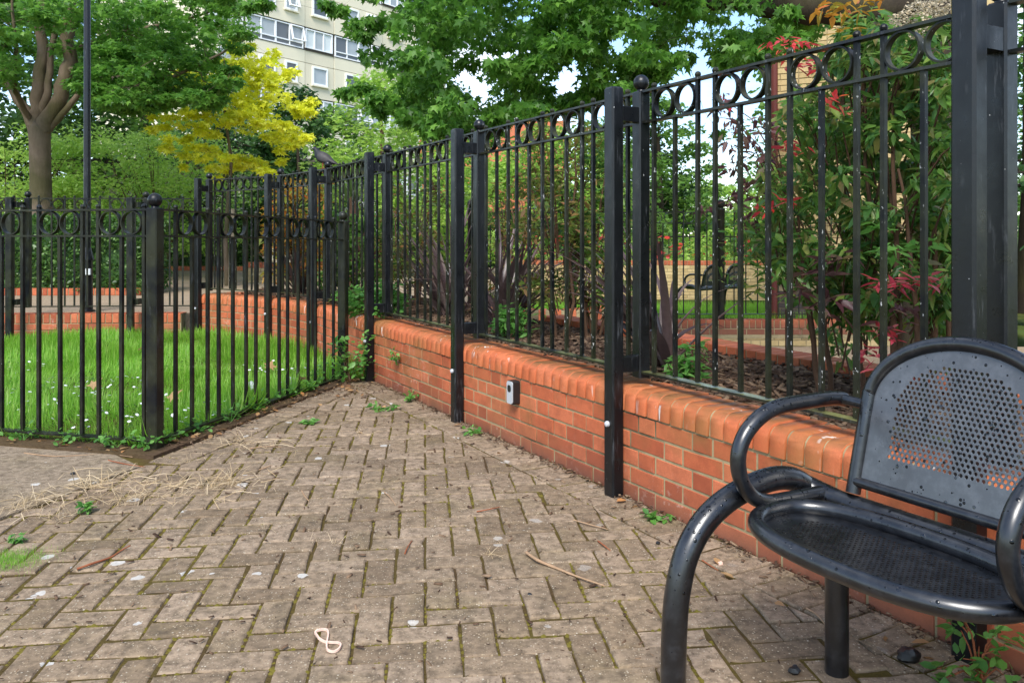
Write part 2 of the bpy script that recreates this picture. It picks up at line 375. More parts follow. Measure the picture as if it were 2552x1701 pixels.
def frames(N,droop=.35,dspread=.35,flat=.5,yaw=None):
    y=RNG.uniform(0,2*PI,N) if yaw is None else yaw
    d=RNG.normal(droop,dspread,N)
    a=norm(np.stack([np.cos(y)*np.cos(d),np.sin(y)*np.cos(d),-np.sin(d)],1))
    n=np.stack([RNG.normal(0,flat,N),RNG.normal(0,flat,N),np.ones(N)],1)
    n=norm(n-(n*a).sum(1,keepdims=True)*a); s=np.cross(a,n)
    return np.stack([s,a,n],2)     # columns
def raw_mesh(name,V,Fc,mat,rnd_attr=None):
    me=bpy.data.meshes.new(name); nv=len(V); nf=len(Fc); k=Fc.shape[1]
    me.vertices.add(nv); me.vertices.foreach_set('co',np.ascontiguousarray(V,dtype=np.float32).ravel())
    me.loops.add(nf*k); me.loops.foreach_set('vertex_index',np.ascontiguousarray(Fc,dtype=np.int32).ravel())
    me.polygons.add(nf); me.polygons.foreach_set('loop_start',np.arange(0,nf*k,k,dtype=np.int32))
    try: me.polygons.foreach_set('loop_total',np.full(nf,k,dtype=np.int32))
    except Exception: pass
    if rnd_attr is not None:
        at=me.attributes.new('rnd','FLOAT','POINT'); at.data.foreach_set('value',np.ascontiguousarray(rnd_attr,dtype=np.float32))
    me.materials.append(mat); me.update(calc_edges=True); return me
def cloud_mesh(name,tmpl,P,R,sz,mat,rv=None):
    V,Fc=tmpl; N=len(P)
    out=np.einsum('nij,vj->nvi',R,V)*np.asarray(sz).reshape(-1,1,1)+P[:,None,:]
    FF=(Fc[None]+ (np.arange(N)*len(V))[:,None,None]).reshape(-1,Fc.shape[1])
    return raw_mesh(name,out.reshape(-1,3),FF,mat,np.repeat(RNG.uniform(0,1,N) if rv is None else rv,len(V)))
def tmpl_mesh(name,tmpl,mat): return raw_mesh(name,tmpl[0],tmpl[1],mat,np.zeros(len(tmpl[0])))
T_HAIR=(np.array([(-.011,0,0),(.011,0,0),(-.010,.45,.10),(.010,.45,.10),(-.008,.8,.02),(.008,.8,.02),(0,1,-.10)]),np.array([(0,1,3),(0,3,2),(2,3,5),(2,5,4),(4,5,6)]))
def foliage(parent,tmpl,P,R,sz,mat,single=0,name='foliage',pname='leaf',loc=None):
    "the nearest `single` leaves as parts, the others as one part"
    P=np.asarray(P,float); N=len(P); sz=np.asarray(sz,float)*np.ones(N)
    off=np.array(parent.location) if parent is not None else np.zeros(3)
    P=P-off
    if single:
        wp=P+off; px=CX+F*wp[:,0]/np.maximum(wp[:,1],.2); py=HY-F*(wp[:,2]-CAMZ)/np.maximum(wp[:,1],.2)
        vis=(px>0)&(px<2552)&(py>0)&(py<1701); score=np.where(vis,sz/wp[:,1],0)
        idx=np.argsort(-score)[:single]; tm=tmpl_mesh(pname,tmpl,mat)
        for i in idx:
            M=Matrix([list(R[i][r]*sz[i])+[P[i][r]] for r in range(3)]+[[0,0,0,1]])
            ob(pname,tm,parent,M=M)
        keep=np.setdiff1d(np.arange(N),idx); P,R,sz=P[keep],R[keep],sz[keep]
    if len(P):
        o=ob(name,cloud_mesh(name,tmpl,P,R,sz,mat),parent)
        if parent is not None: o['kind']='stuff'
        return o
def clump_points(cl,per):
    "cl: list of (center, (rx,ry,rz)); leaves sit mostly towards the shell of each clump"
    out=[]
    for c,r in cl:
        n=max(3,int(per)); d=norm(RNG.normal(0,1,(n,3))); q=RNG.uniform(.25,1,(n,1))**.5
        out.append(np.array(c)+d*q*np.array(r))
    return np.concatenate(out)
def branchy(parent,trunk,limbs,clumps,mat,name_trunk='trunk',tw=.012,k=8,twigs=2):
    off=Vector(parent.location)
    b=MB(); b.tube([Vector(p)-off for p,r in trunk],[r for p,r in trunk],k+4); b.build(name_trunk,mat,parent,True,80)
    sk=[(Vector(p),r) for p,r in trunk[len(trunk)//2:]]
    if limbs:
        for lm in limbs:
            b=MB(); pts=[]
            for i in range(len(lm)-1):
                p0,r0=Vector(lm[i][0]),lm[i][1]; p1,r1=Vector(lm[i+1][0]),lm[i+1][1]
                for s_ in range(4):
                    t=s_/4; pts.append((p0.lerp(p1,t)+Vector((rnd.uniform(-1,1),rnd.uniform(-1,1),rnd.uniform(-1,1)))*r0*.25,r0+(r1-r0)*t))
            pts.append((Vector(lm[-1][0]),lm[-1][1])); sk+=pts
            b.tube([p-off for p,r in pts],[r for p,r in pts],k); b.build('limb',mat,parent,True,80)
    b=MB()
    nodes=[(p,min(r*.55,tw*2.2),0.0) for p,r in sk]
    order=sorted(clumps,key=lambda q:min((p-Vector(q[0])).length for p,_ in sk))
    for c,r in order:
        c=Vector(c); best=min(nodes,key=lambda q:(q[0]-c).length+.35*q[2]+(0 if q[0].z<c.z+.4 else .25))
        p,r0,dd=best; d=(c-p).length; r0=min(r0,tw*(1+d*.5))
        jit=lambda k:Vector((rnd.uniform(-k,k),rnd.uniform(-k,k),rnd.uniform(-k*.6,k)))*d
        m1=p.lerp(c,.3)+jit(.10); m2=p.lerp(c,.65)+jit(.10)
        b.tube([p-off,m1-off,m2-off,c-off],[r0,r0*.8,r0*.62,r0*.4],5,False)
        nodes+=[(m2,r0*.62,dd+d*.65),(c,max(.0015,r0*.5),dd+d)]
        for _ in range(twigs):
            e=c+Vector((rnd.gauss(0,.6)*r[0],rnd.gauss(0,.6)*r[1],rnd.gauss(0,.6)*r[2])); m3=m2.lerp(c,rnd.uniform(.2,.9))
            b.tube([m3-off,m3.lerp(e,.5)+Vector((0,0,.03*d))-off,e-off],[r0*.4,r0*.28,r0*.1],4,False)
    if clumps: b.build('branches',mat,parent,True,80)['kind']='stuff'

# ------------------------------------------------------------------ ground sheets
SL = .559; NRM = Vector((-.873,-.488,0)); ALG = Vector((-.488,.873,0))      # path-side normal of the long wall, direction along it
def poly(name,pts,z,mat,th=.02):
    return struct(name,MB().prism(pts,z-th,z),mat)
struct('ground',MB().box((0,300,-.42),(1600,1000,.04)),M_GRND)
poly('paving_bed',[(-7,-3),(6,-3),(6,1),(.2,6.6),(-1.0,7.4),(-3,6.5),(-7,6)],-.007,M_SOIL,.06)
WALLV=[Vector((2.487-SL*.55,.55,0)),Vector((2.487-SL*6.36,6.36,0))]
POSTS=[Vector((2.45-SL*y,y,0)) for y in (.80,2.193,3.585,4.978,6.371)]+[Vector((-1.886,7.76,0)),Vector((-2.563,8.6,0)),Vector((-3.55,9.25,0))]
def vnormal(i):
    d=Vector((0,0,0))
    if i>0: d+=(POSTS[i]-POSTS[i-1]).normalized()
    if i<len(POSTS)-1: d+=(POSTS[i+1]-POSTS[i]).normalized()
    d.normalize(); return Vector((-d.y,d.x,0)) if Vector((-d.y,d.x,0)).dot(NRM)>0 else Vector((d.y,-d.x,0))
PN=[vnormal(i) for i in range(len(POSTS))]
for i in range(5): PN[i]=NRM.copy()
WALLV=[WALLV[0]]+[POSTS[i]-PN[i]*.034 for i in range(4,8)]
GC=Vector((-1.883,4.317,0)); BE=Vector((-1.336,6.475,0)); BD=(BE-GC).normalized(); AD=Vector((-BD.y,BD.x,0))
poly('lawn_soil',[tuple(p.xy) for p in (GC+AD*4.6,GC,BE,WALLV[1]+PN[4]*.05,WALLV[2],WALLV[3],WALLV[4],Vector((-9,9.1,0)))],.012,M_LAWN,.05)
bl=lambda s:GC-BD*s
SB0,SB1=G(330,1170),G(0,1292); SBD=(SB1-SB0).normalized(); SBN=Vector((-SBD.y,SBD.x,0)); SBN=SBN if SBN.x>0 else -SBN
slab=MB().prism([tuple(p.xy) for p in (SB0-SBD*.05,SB0+SBD*2.6,SB0+SBD*2.6+Vector((-4,0,0)),bl(.12)+AD*4.6,bl(.13)+AD*.15)],-.05,.004)
struct('concrete_path',slab,M_SLAB)
poly('fence_soil_strip',[tuple(p.xy) for p in (GC+AD*4.6-BD*.14,GC-BD*.14-AD*.1,BE-AD*.12-BD*.05,BE+BD*.1+AD*.05,GC+AD*.05+BD*.05,GC+AD*4.6+BD*.05)],.013,M_DIRT,.05)
bedin=[WALLV[i]-PN[3+i if i else 4]*.20 for i in range(5)]
bedout=[Vector((3.85-SL*.6,.6,0)),Vector((3.85-SL*6.6,6.6,0)),Vector((-.7,8.6,0)),Vector((-1.6,10.2,0)),Vector((-3.2,10.4,0))]
poly('planting_bed',[tuple(p.xy) for p in bedin[::-1]+bedout][::-1],.445,M_DIRT,.7)
poly('rear_path',[(-14,9.08),(-3.75,9.3),(-3.2,10.4),(-1.6,10.2),(-.7,8.6),(-.3,13),(.5,25),(-14,25)],.245,M_EARTH,.6)
poly('sunken_path',[(3.6,2.2),(.6,7.4),(-.3,9.95),(6.5,9.95),(7,2)],-.22,M_EARTH,.1)
g=MB(); g._a([(-.6,10.1,.095),(7,10.1,.095),(9,16,-.3),(-.4,16,-.3),(9,19,-.33),(-.3,19,-.33)],[(0,1,2,3),(3,2,4,5)]); struct('far_lawn',g,M_LAWN)
poly('park_road',[(-2,26),(40,26),(45,34),(-2,34)],-.30,M_CON,.05)

# ------------------------------------------------------------------ block paving
pav=thing('block_paving','brown herringbone block paving with mossy joints','paving',(0,0,0)); del pav['category']; del pav['label']
pav['kind']='structure'
U2=Vector((1,.106,0)).normalized(); V2=Vector((-.106,1,0)).normalized()
def clip(pl,p,n):
    out=[]
    for i in range(len(pl)):
        a,b=pl[i],pl[(i+1)%len(pl)]; da=(a-p).dot(n); db=(b-p).dot(n)
        if da>=0: out.append(a)
        if da*db<0: out.append(a.lerp(b,da/(da-db)))
    return out
def area(pl): return abs(sum(pl[i].x*pl[(i+1)%len(pl)].y-pl[(i+1)%len(pl)].x*pl[i].y for i in range(len(pl))))/2
def paver_geo(pl,gap,jit,c):
    # rounded-edge block: outline shrunk by the joint, worn corners
    if jit:
        q=[]
        for i in range(len(pl)):
            a,b=pl[i],pl[(i+1)%len(pl)]; L_=(b-a).length; m=3 if L_>.13 else (2 if L_>.06 else 1); nn=Vector((-(b-a).y,(b-a).x,0)).normalized()
            q.append(a)
            for k in range(1,m+1): q.append(a.lerp(b,(k-.35 if k<m else k-.12)/m if m>1 else .88)+nn*rnd.uniform(-.0008,.0022))
            if m>1: q.append(a.lerp(b,.05)) if False else None
        pl=q
    n=len(pl); cen=sum(pl,Vector((0,0,0)))/n; V=[];Fs=[]
    def inset(e):
        r=[]
        for i in range(n):
            a,b,d=pl[i-1],pl[i],pl[(i+1)%n]; e1=(b-a).normalized(); e2=(d-b).normalized()
            n1=Vector((-e1.y,e1.x,0)); n2=Vector((-e2.y,e2.x,0)); m=n1+n2; k=max(.35,m.length_squared/2)
            r.append(b+m*(e/k))
        return r
    J=[Vector((rnd.uniform(-jit,jit),rnd.uniform(-jit,jit),0))*.8+((cen-p)*rnd.uniform(.02,.11) if rnd.random()<.09 else Vector((0,0,0))) for p in pl]
    for e,z in ((gap,-.05),(gap,-.006),(gap+.002,-.002),(gap+.0065,0)):
        for p,j in zip(inset(e),J): V.append((p+j-c).xy.to_tuple()+(z+rnd.uniform(-.0006,.0006),))
    for r in range(3):
        for i in range(n): Fs.append((r*n+i,r*n+(i+1)%n,(r+1)*n+(i+1)%n,(r+1)*n+i))
    Fs.append(tuple(range(3*n,4*n))); return V,Fs
lim_r=Vector((2.487-SL*3,3,0))+NRM*.205; lim_l=GC-AD*.31
items=[]
def inpath(p): return True
N=46
for i in range(-N,N):
    for j in range(-4,92):
        d=(i-j)%4
        if d==0: q=[(i,j),(i+2,j),(i+2,j+1),(i,j+1)]
        elif d==3: q=[(i,j),(i+1,j),(i+1,j+2),(i,j+2)]
        else: continue
        pl=[U2*(a*.1)+V2*(b*.1) for a,b in q]
        c0=sum(pl,Vector((0,0,0)))/4
        if c0.y>6.9 or c0.y<.4 or abs(c0.x)>3.2: continue
        q2=clip(pl,lim_r,NRM); 
        if len(q2)<3: continue
        q2=clip(q2,lim_l,-AD) if c0.y>4.05 else clip(q2,SB0,SBN)
        if len(q2)<3: continue
        ar=area(q2)
        if ar<.0016: continue
        items.append((q2,ar>.0199,0 if d==0 else 1))
k=0; t=.3
while t<7.2:       # header course along the long wall
    p=Vector((2.487-SL*.3,.3,0))+ALG*(t-.3)
    if p.y<6.5: items.append(([p,p+ALG*.1,p+ALG*.1+NRM*.2,p+NRM*.2],False,2)); 
    t+=.1
t=-.2
while t<2.35:      # header course along the lawn fence
    p=GC-AD*.105+BD*t; q=[p,p-AD*.2,p-AD*.2+BD*.1,p+BD*.1]; q=clip(q,lim_r,NRM)
    if len(q)>2 and area(q)>.002: items.append((q,False,2))
    t+=.1
tm={}
def vis_score(c):
    if c.y<.6: return 0
    px=CX+F*c.x/c.y; py=HY+F*CAMZ/c.y
    return 1/c.y**3 if (-60<px<2612 and 600<py<1760) else 0
items=[(vis_score(sum(q,Vector((0,0,0)))/len(q)),q,full,o) for q,full,o in items]
items.sort(key=lambda x:-x[0])
sv=[];sf=[];seeds=[]
for n_,(sc,q,full,o) in enumerate(items):
    c=sum(q,Vector((0,0,0)))/len(q)
    wet=noise.noise(Vector((c.x*.8,c.y*.8,3)))
    gap=.0022+min(.0034,max(0,-c.x*.0016))+max(0,wet)*.0022
    if area(q)<0: continue
    # counter-clockwise
    if sum((q[i].x*q[(i+1)%len(q)].y-q[(i+1)%len(q)].x*q[i].y) for i in range(len(q)))<0: q=q[::-1]
    dz=rnd.gauss(0,.0022)-.004*max(0,noise.noise(Vector((c.x*1.1,c.y*1.1,9)))); dz=max(dz,-.0042); rot=rnd.gauss(0,.011); tx=rnd.gauss(0,.010); ty=rnd.gauss(0,.010)
    for _ in range(12 if c.y<5 else 4):
        e=rnd.randrange(len(q)); seeds.append((q[e].lerp(q[(e+1)%len(q)],rnd.random()),wet))
    if n_<300:
        if full:
            key=(o,rnd.randrange(9),round(gap*1000/1.5))
            if key not in tm:
                V,Fs=paver_geo(q,gap,.0022,c); me=bpy.data.meshes.new('paver'); me.from_pydata(V,[],Fs); me.materials.append(M_PAV); tm[key]=me
            me=tm[key]
        else:
            V,Fs=paver_geo(q,gap,.0018,c); me=bpy.data.meshes.new('paver'); me.from_pydata(V,[],Fs); me.materials.append(M_PAV)
        op=ob('paver',me,pav,loc=(c.x,c.y,dz)); op.rotation_euler=(tx,ty,rot)
    else:
        V,Fs=paver_geo(q,gap,.002,c); R=Matrix.Rotation(rot,3,'Z'); o0=len(sv)
        sv+=[tuple(R@Vector(v)+Vector((c.x,c.y,dz+tx*v[0]))) for v in V]; sf+=[tuple(i+o0 for i in f) for f in Fs]
me=bpy.data.meshes.new('outer_pavers'); me.from_pydata(sv,[],sf); me.materials.append(M_PAV); o=ob('outer_pavers',me,pav); o['kind']='stuff'
# moss cushions standing in the joints
T_CUSH=(np.array([(1,0,0),(.5,.87,0),(-.5,.87,0),(-1,0,0),(-.5,-.87,0),(.5,-.87,0),(0,0,.7)])*1.0,np.array([(0,1,6),(1,2,6),(2,3,6),(3,4,6),(4,5,6),(5,0,6)]))
ms=[]
for p,wet in seeds:
    v=noise.noise(Vector((p.x*1.5,p.y*1.5,5)))+.5*noise.noise(Vector((p.x*6,p.y*6,1)))-.16*p.x
    if v>.06 and p.y>1.2: ms.append((p.x,p.y,-.008))
P=np.array(ms); n=len(P); o=foliage(pav,T_CUSH,P+RNG.normal(0,.003,P.shape)*np.array([1,1,0]),frames(n,0,.0,.05),RNG.uniform(.004,.011,n),M_MOSS,name='moss')

# ------------------------------------------------------------------ brick walls
def brick_mesh(lx,d,h,mat,ch=.002,name='brick'):
    x,z=lx/2,h/2
    V=[(-x,0+ch,-z),(x,ch,-z),(x,ch,z),(-x,ch,z),(-x+ch,0,-z+ch),(x-ch,0,-z+ch),(x-ch,0,z-ch),(-x+ch,0,z-ch),(-x,d,-z),(x,d,-z),(x,d,z),(-x,d,z)]
    Fs=[(4,5,6,7),(0,1,5,4),(1,2,6,5),(2,3,7,6),(3,0,4,7),(8,11,10,9),(0,8,9,1),(1,9,10,2),(2,10,11,3),(3,11,8,0)]
    me=bpy.data.meshes.new(name); me.from_pydata(V,[],Fs); me.materials.append(mat); return me
def bull_mesh(wd,mat,depth=.215,h=.1025,r=.052,ch=.0014,name='coping_brick'):
    pr=[(0,0)]+[(r-r*math.cos(a),h-r+r*math.sin(a)) for a in [i*PI/2/6 for i in range(7)]]+[(depth,h),(depth,0)]
    def shr(e): 
        cy,cz=depth/2,h/2; return [(y+(e if y<cy else -e)*1,z+(e if z<cz else -e)) for y,z in pr]
    V=[];x=wd/2
    for xx,e in ((-x,ch),(-x+ch,0),(x-ch,0),(x,ch)): V+=[(xx,y,z) for y,z in shr(e)]
    n=len(pr); Fs=[]
    for q in range(3):
        for i in range(n): Fs.append((q*n+i,q*n+(i+1)%n,(q+1)*n+(i+1)%n,(q+1)*n+i))
    Fs+=[tuple(range(n-1,-1,-1)),tuple(range(3*n,4*n))]
    me=bpy.data.meshes.new(name); me.from_pydata(V,[],Fs); me.materials.append(mat); 
    me.polygons.foreach_set('use_smooth',[True]*len(me.polygons)); me.set_sharp_from_angle(angle=math.radians(50)); return me, pr
BM={}
def wall_run(root,a,b,nrm,ztop,zbot,mat,cop='bull',depth=.2,course=.075,st=.225,only=None,copmat=None,ph=0.0,limit=[300]):
    """bricks of a wall face from a to b in Flemish bond"""
    off=Vector(root.location); d=(b-a); Ln=d.length; d.normalize(); yv=-nrm
    Rm=Matrix((d,yv,Vector((0,0,1)))).transposed() if d.cross(yv).z>0 else Matrix((-d,yv,Vector((0,0,1)))).transposed()
    key=mat.name
    if key not in BM: BM[key]=(brick_mesh(.2145,.1,.0645,mat),brick_mesh(.102,.1,.0645,mat),{})
    sm,hm,cut=BM[key]
    capz=ztop-.1025 if cop else ztop
    stuff=MB() 
    zt=capz-.01 if cop else ztop; k=0; cnt=0
    while zt-.065>zbot-.04:
        x=-.34+(ph+(.16875 if k%2 else 0))%.3375; z=zt-.0325; big=True
        while x<Ln:
            ln=.215 if big else .1025
            x0,x1=max(x,0.002),min(x+ln,Ln-.002)
            if x1-x0>.02:
                c=a+d*((x0+x1)/2); L_=x1-x0
                if abs(L_-.215)<.004: me=sm
                elif abs(L_-.1025)<.004: me=hm
                else:
                    q=round(L_,3); 
                    if q not in cut: cut[q]=brick_mesh(L_,.1,.065,mat)
                    me=cut[q]
                M=Matrix.Translation(Vector((c.x,c.y,z))-off+nrm*rnd.gauss(0,.0012))@(Rm@Matrix.Rotation(rnd.gauss(0,.006),3,'Y')).to_4x4()
                if limit[0]>0 and (only is None or only(c,z)):
                    ob('brick',me,root,M=M); limit[0]-=1
                else:
                    stuff._a([M@v.co for v in me.vertices],[tuple(p.vertices) for p in me.polygons])
            x+=ln+.01; big=not big
        zt-=course; k+=1
    if stuff.v:
        o=stuff.build('far_bricks',mat,root); o['kind']='stuff'
    core=MB(); fr=a-nrm*.0045
    def quad(z0,z1,e,dp):
        p=[a-nrm*e,b-nrm*e,b-nrm*dp,a-nrm*dp]
        if (p[1]-p[0]).cross(p[2]-p[1]).z<0: p=p[::-1]
        core.prism([tuple((q-off).xy) for q in p],z0-off.z,z1-off.z)
    if cop=='bull':
        if 'cop' not in BM: BM['cop']=bull_mesh(.0665,copmat)
        cm,pr=BM['cop']; n=int(Ln/.075); step=Ln/max(n,1)
        for i in range(n):
            c=a+d*((i+.5)*step)
            M=Matrix.Translation(Vector((c.x,c.y,capz+rnd.gauss(0,.0012)))-off+nrm*(.006+rnd.gauss(0,.0015)))@(Rm@Matrix.Rotation(rnd.gauss(0,.008),3,'X')).to_4x4()
            ob('coping_brick',cm,root,M=M)
        e=.005; prc=[(max(y,e)if y<.1 else y-.004,min(z,.1025-e)) for y,z in pr]
        m=len(prc); V=[]
        prc=[(y+e*.8 if y<.05 and z>.03 else y,z-e*.5 if z>.05 and y<.06 else z) for y,z in prc]
        for q in (a,b): V+=[(q+yv*(y-.004)+Vector((0,0,capz+z)))-off for y,z in prc]
        core._a(V,[(i,(i+1)%m,m+(i+1)%m,m+i) for i in range(m)]+[tuple(range(m-1,-1,-1)),tuple(range(m,2*m))])
        quad(zbot-.05,capz-.001,.0045,depth)
    elif cop=='rowlock':
        kk=('row',copmat.name)
        if kk not in BM: BM[kk]=brick_mesh(.065,.2,.1025,copmat,.004)
        cm=BM[kk]; n=int(Ln/.075); step=Ln/max(n,1)
        for i in range(n):
            c=a+d*((i+.5)*step); M=Matrix.Translation(Vector((c.x,c.y,capz+.05125))-off+nrm*rnd.gauss(.003,.0015))@Rm.to_4x4()
            ob('coping_brick',cm,root,M=M)
        quad(zbot-.05,ztop-.006,.0045,depth)
    else: quad(zbot-.05,ztop-.002,.0045,depth)
    core.build('mortar',M_MOR,root)
    return limit
wl=thing('brick_wall','long low orange brick wall with rounded bullnose coping beneath the tall railings','brick wall',(0,4,0))
lim=[298]
wall_run(wl,WALLV[0],WALLV[1],NRM,.4715,0,M_BRK,'bull',copmat=M_COP,limit=lim,only=lambda c,z:c.y>1.3)
for i in (1,2,3):
    n=(PN[3+i]+PN[4+i]).normalized(); a,b=WALLV[i],WALLV[i+1]; dd=(b-a).normalized(); n=(n-n.dot(dd)*dd).normalized()
    wall_run(wl,a,b,n,.4715-(.0 if i<3 else .0),0,M_BRK,'bull',copmat=M_COP,limit=lim,ph=.11*i)
e0=WALLV[4]; en=Vector((-.92,.39,0)).normalized(); wall_run(wl,e0,e0-PN[7]*.45,Vector((-abs(PN[7].y),PN[7].x,0)).normalized(),.4715,0,M_BRK,'bull',copmat=M_COP,limit=lim)

le=thing('lawn_edging_wall','low brick edging wall with brick on edge top behind the daisy lawn','edging wall',(-6,9,0))
wall_run(le,Vector((-9,8.93,0)),Vector((-3.72,9.20,0)),Vector((.051,-.9987,0)),.256,0,M_BRK,'rowlock',copmat=M_BRK,limit=[80])
be=thing('bed_edging_wall','low red brick edging at the back of the planting bed','edging wall',(1.5,4.5,0))
wall_run(be,Vector((3.80-SL*2.6,2.6,0)),Vector((3.80-SL*6.4,6.4,0)),NRM,.505,.36,M_BRK,'rowlock',copmat=M_BRK,limit=[0])
rw=thing('retaining_wall','brick retaining wall with red top courses below the far lawn fence','retaining wall',(2,10,-.22))
wall_run(rw,Vector((-.5,10.0,0)),Vector((6,10.0,0)),Vector((0,-1,0)),.10,-.075,M_BRK,'rowlock',copmat=M_BRK,limit=[60],only=lambda c,z:2<c.x<4.5)
wall_run(rw,Vector((-.5,10.012,0)),Vector((6,10.012,0)),Vector((0,-1,0)),-.08,-.22,M_YEL,None,limit=[60],only=lambda c,z:2<c.x<4.5)
pw=thing('planter_wall','yellow brick planter wall with red coping beyond the far lawn','planter wall',(4,19,-.33))
wall_run(pw,Vector((-.2,19.0,0)),Vector((9,18.2,0)),Vector((-.087,-.996,0)),.56,-.33,M_YEL,'rowlock',copmat=M_BRK,limit=[0],depth=.3)
hp=thing('round_planter','low curved red brick planter rim in the shrubs','planter',(.35,8.0,.1))
for q in range(16):
    a0,a1=PI+PI*q/16,PI+PI*(q+1)/16
    A=Vector((.35+.75*math.cos(a0),8.3+.75*math.sin(a0),0)); B=Vector((.35+.75*math.cos(a1),8.3+.75*math.sin(a1),0)); m_=((A+B)/2-Vector((.35,8.3,0))).normalized()
    wall_run(hp,A,B,m_,.44,.15,M_BRK,'rowlock',copmat=M_BRK,limit=[0])
hedge_edge=thing('hedge_edging','single course red brick edging along the foot of the hedge','edging wall',(-7,12,.25))
wall_run(hedge_edge,Vector((-12,11.9,0)),Vector((-5.35,12.15,0)),Vector((.0376,-.999,0)),.35,.245,M_BRK,'rowlock',copmat=M_BRK,limit=[0],depth=.2)
re=thing('rear_bed_edging','thin red brick edging beside the far end of the path','edging wall',(-7,20,.25))
wall_run(re,Vector((-11,20.6,0)),Vector((-6.4,20.4,0)),Vector((0,-1,0)),.36,.245,M_BRK,'rowlock',copmat=M_BRK,limit=[0],depth=.3)
yp=thing('yellow_planter','small yellow brick planter with red coping at the end of the path','planter',(-3.9,15.8,.25))
wall_run(yp,Vector((-5.1,15.6,0)),Vector((-3.4,15.3,0)),Vector((-.17,-.985,0)),.62,.245,M_YEL,'rowlock',copmat=M_BRK,limit=[0],depth=.4)

# ------------------------------------------------------------------ railings
def ring_mesh(R,t,dp,mat,n=26):
    V=[];Fs=[]
    for k in range(n):
        a=2*PI*k/n; c,s_=math.cos(a),math.sin(a)
        V+=[(R*c,-dp/2,R*s_),(R*c,dp/2,R*s_),((R-t)*c,dp/2,(R-t)*s_),((R-t)*c,-dp/2,(R-t)*s_)]
    for k in range(n):
        i,j=4*k,4*((k+1)%n)
        for q in range(4): Fs.append((i+q,i+(q+1)%4,j+(q+1)%4,j+q))
    me=bpy.data.meshes.new('ring'); me.from_pydata(V,[],Fs); me.materials.append(mat)
    me.polygons.foreach_set('use_smooth',[True]*len(me.polygons)); me.set_sharp_from_angle(angle=math.radians(40)); return me
RINGS={};BARS={}
def panel(root,a,b,zb,zt,npairs,mat,railmat,p=.28,g=.105,fr=.137,bw=.016,dz=0.0,nob=True,railw=.045,botmat=None):
    off=Vector(root.location); d=b-a; Ln=d.length; d.normalize(); nv=Vector((-d.y,d.x,0)); yaw=math.atan2(d.y,d.x)
    tot=npairs*p+(npairs-1)*g; e=(Ln-tot)/2
    R=(p-bw)/4-.0005; R=min(R,(fr-.010)/2); kR=(round(R,4),mat.name)
    if kR not in RINGS: RINGS[kR]=ring_mesh(R,.0065,.026,mat)
    zl=zt-fr
    def bar(x,h,kn):
        kB=(round(h,3),kn,bw,mat.name)
        if kB not in BARS:
            m=MB().box((0,0,h/2),(bw,bw,h),None)
            if kn: m.ball((0,0,h+.008),.0135,10,6)
            me=m.mesh('bar',mat); BARS[kB]=me
        c=a+d*x; o=ob('bar',BARS[kB],root,loc=Vector((c.x,c.y,zb+.004+dz*x/Ln))-off,rz=yaw+rnd.gauss(0,.02))
        o.rotation_euler=(rnd.gauss(0,.0012),rnd.gauss(0,.0012),yaw)
    x=e
    for i in range(npairs):
        bar(x,zt-zb+.002,nob); bar(x+p,zt-zb+.002,nob); bar(x+p/2,zl-zb-.006,False)
        for q in (.25,.75):
            c=a+d*(x+ (bw/2+R if q<.5 else p-bw/2-R))
            ob('ring',RINGS[kR],root,loc=Vector((c.x,c.y,(zt+zl)/2-.005+dz*x/Ln+.0005))-off,rz=yaw)
        x+=p+g
    for z,wd,m_ in ((zb,railw,botmat or railmat),(zl,.032,railmat),(zt,railw*.85,railmat)):
        A=Vector((a.x,a.y,z-.005)); B=Vector((b.x,b.y,z-.005+dz)); t=(B-A).normalized(); M3=Matrix((t,nv,t.cross(nv))).transposed()
        MB().box((A+B)/2-off,((B-A).length,wd,.010),M3).build('rail',m_,root)
def post(root,p,d,zb,zt,sx,sy,mat,name='post',ch=.006,cap=True):
    off=Vector(root.location); M3=Matrix((Vector((d.x,d.y,0)),Vector((-d.y,d.x,0)),Vector((0,0,1)))).transposed()
    b=MB(); b.box(Vector((p.x,p.y,(zb+zt)/2))-off,(sx,sy,zt-zb),M3,ch); return b.build(name,mat,root)
def ballfin(root,p,z,r,mat):
    off=Vector(root.location); MB().lathe([(r*.55,0),(r*.5,r*.18)]+[(r*math.sin(a),r*1.12-r*math.cos(a)) for a in [.5+i*(PI-.5)/10 for i in range(10)]]+[(1e-3,r*2.12)],Vector((p.x,p.y,z-.001))-off,18).build('ball_finial',mat,root,True,50)
tf=thing('tall_railing','tall black iron railing with rings along its top above the orange brick wall','railing',(0,4,0))
NP=[3,4,4,4,4,4,3,3]
Q=[POSTS[i]-PN[i]*.15 for i in range(8)]
for i in range(8):
    d=Vector((-PN[i].y,PN[i].x,0))
    post(tf,POSTS[i],d,-.05,1.778,.070,.062,M_BLK,'front_post',.008)
    post(tf,Q[i],d,.50,1.772,.060,.060,M_BLK,'panel_post',.006)
    ballfin(tf,Q[i],1.772,.036,M_BLK)
    for z in (.565,1.665):
        M3=Matrix((d,-PN[i],Vector((0,0,1)))).transposed()
        MB().box((POSTS[i]+Q[i])/2+Vector((0,0,z))-Vector(tf.location),(.05,.0885,.066),M3,.003).build('bracket',M_BLK,tf)
    MB().lathe([(.013,0),(.014,.005),(.011,.012),(.005,.015),(.001,.016)],POSTS[i]+PN[i]*.0312+d*.0+Vector((0,0,.31))-Vector(tf.location),12,Vector((0,0,1)).rotation_difference(PN[i]).to_matrix()).build('bolt_cap',M_BOLT,tf,True)
    if i<7:
        a,b=Q[i],Q[i+1]; dd=(b-a).normalized(); np_=4 if i<5 else 3
        panel(tf,a+dd*.03,b-dd*.03,.530,1.772,np_,M_BAR,M_RAIL,p=.278 if i<5 else .27,g=.1,fr=.135)
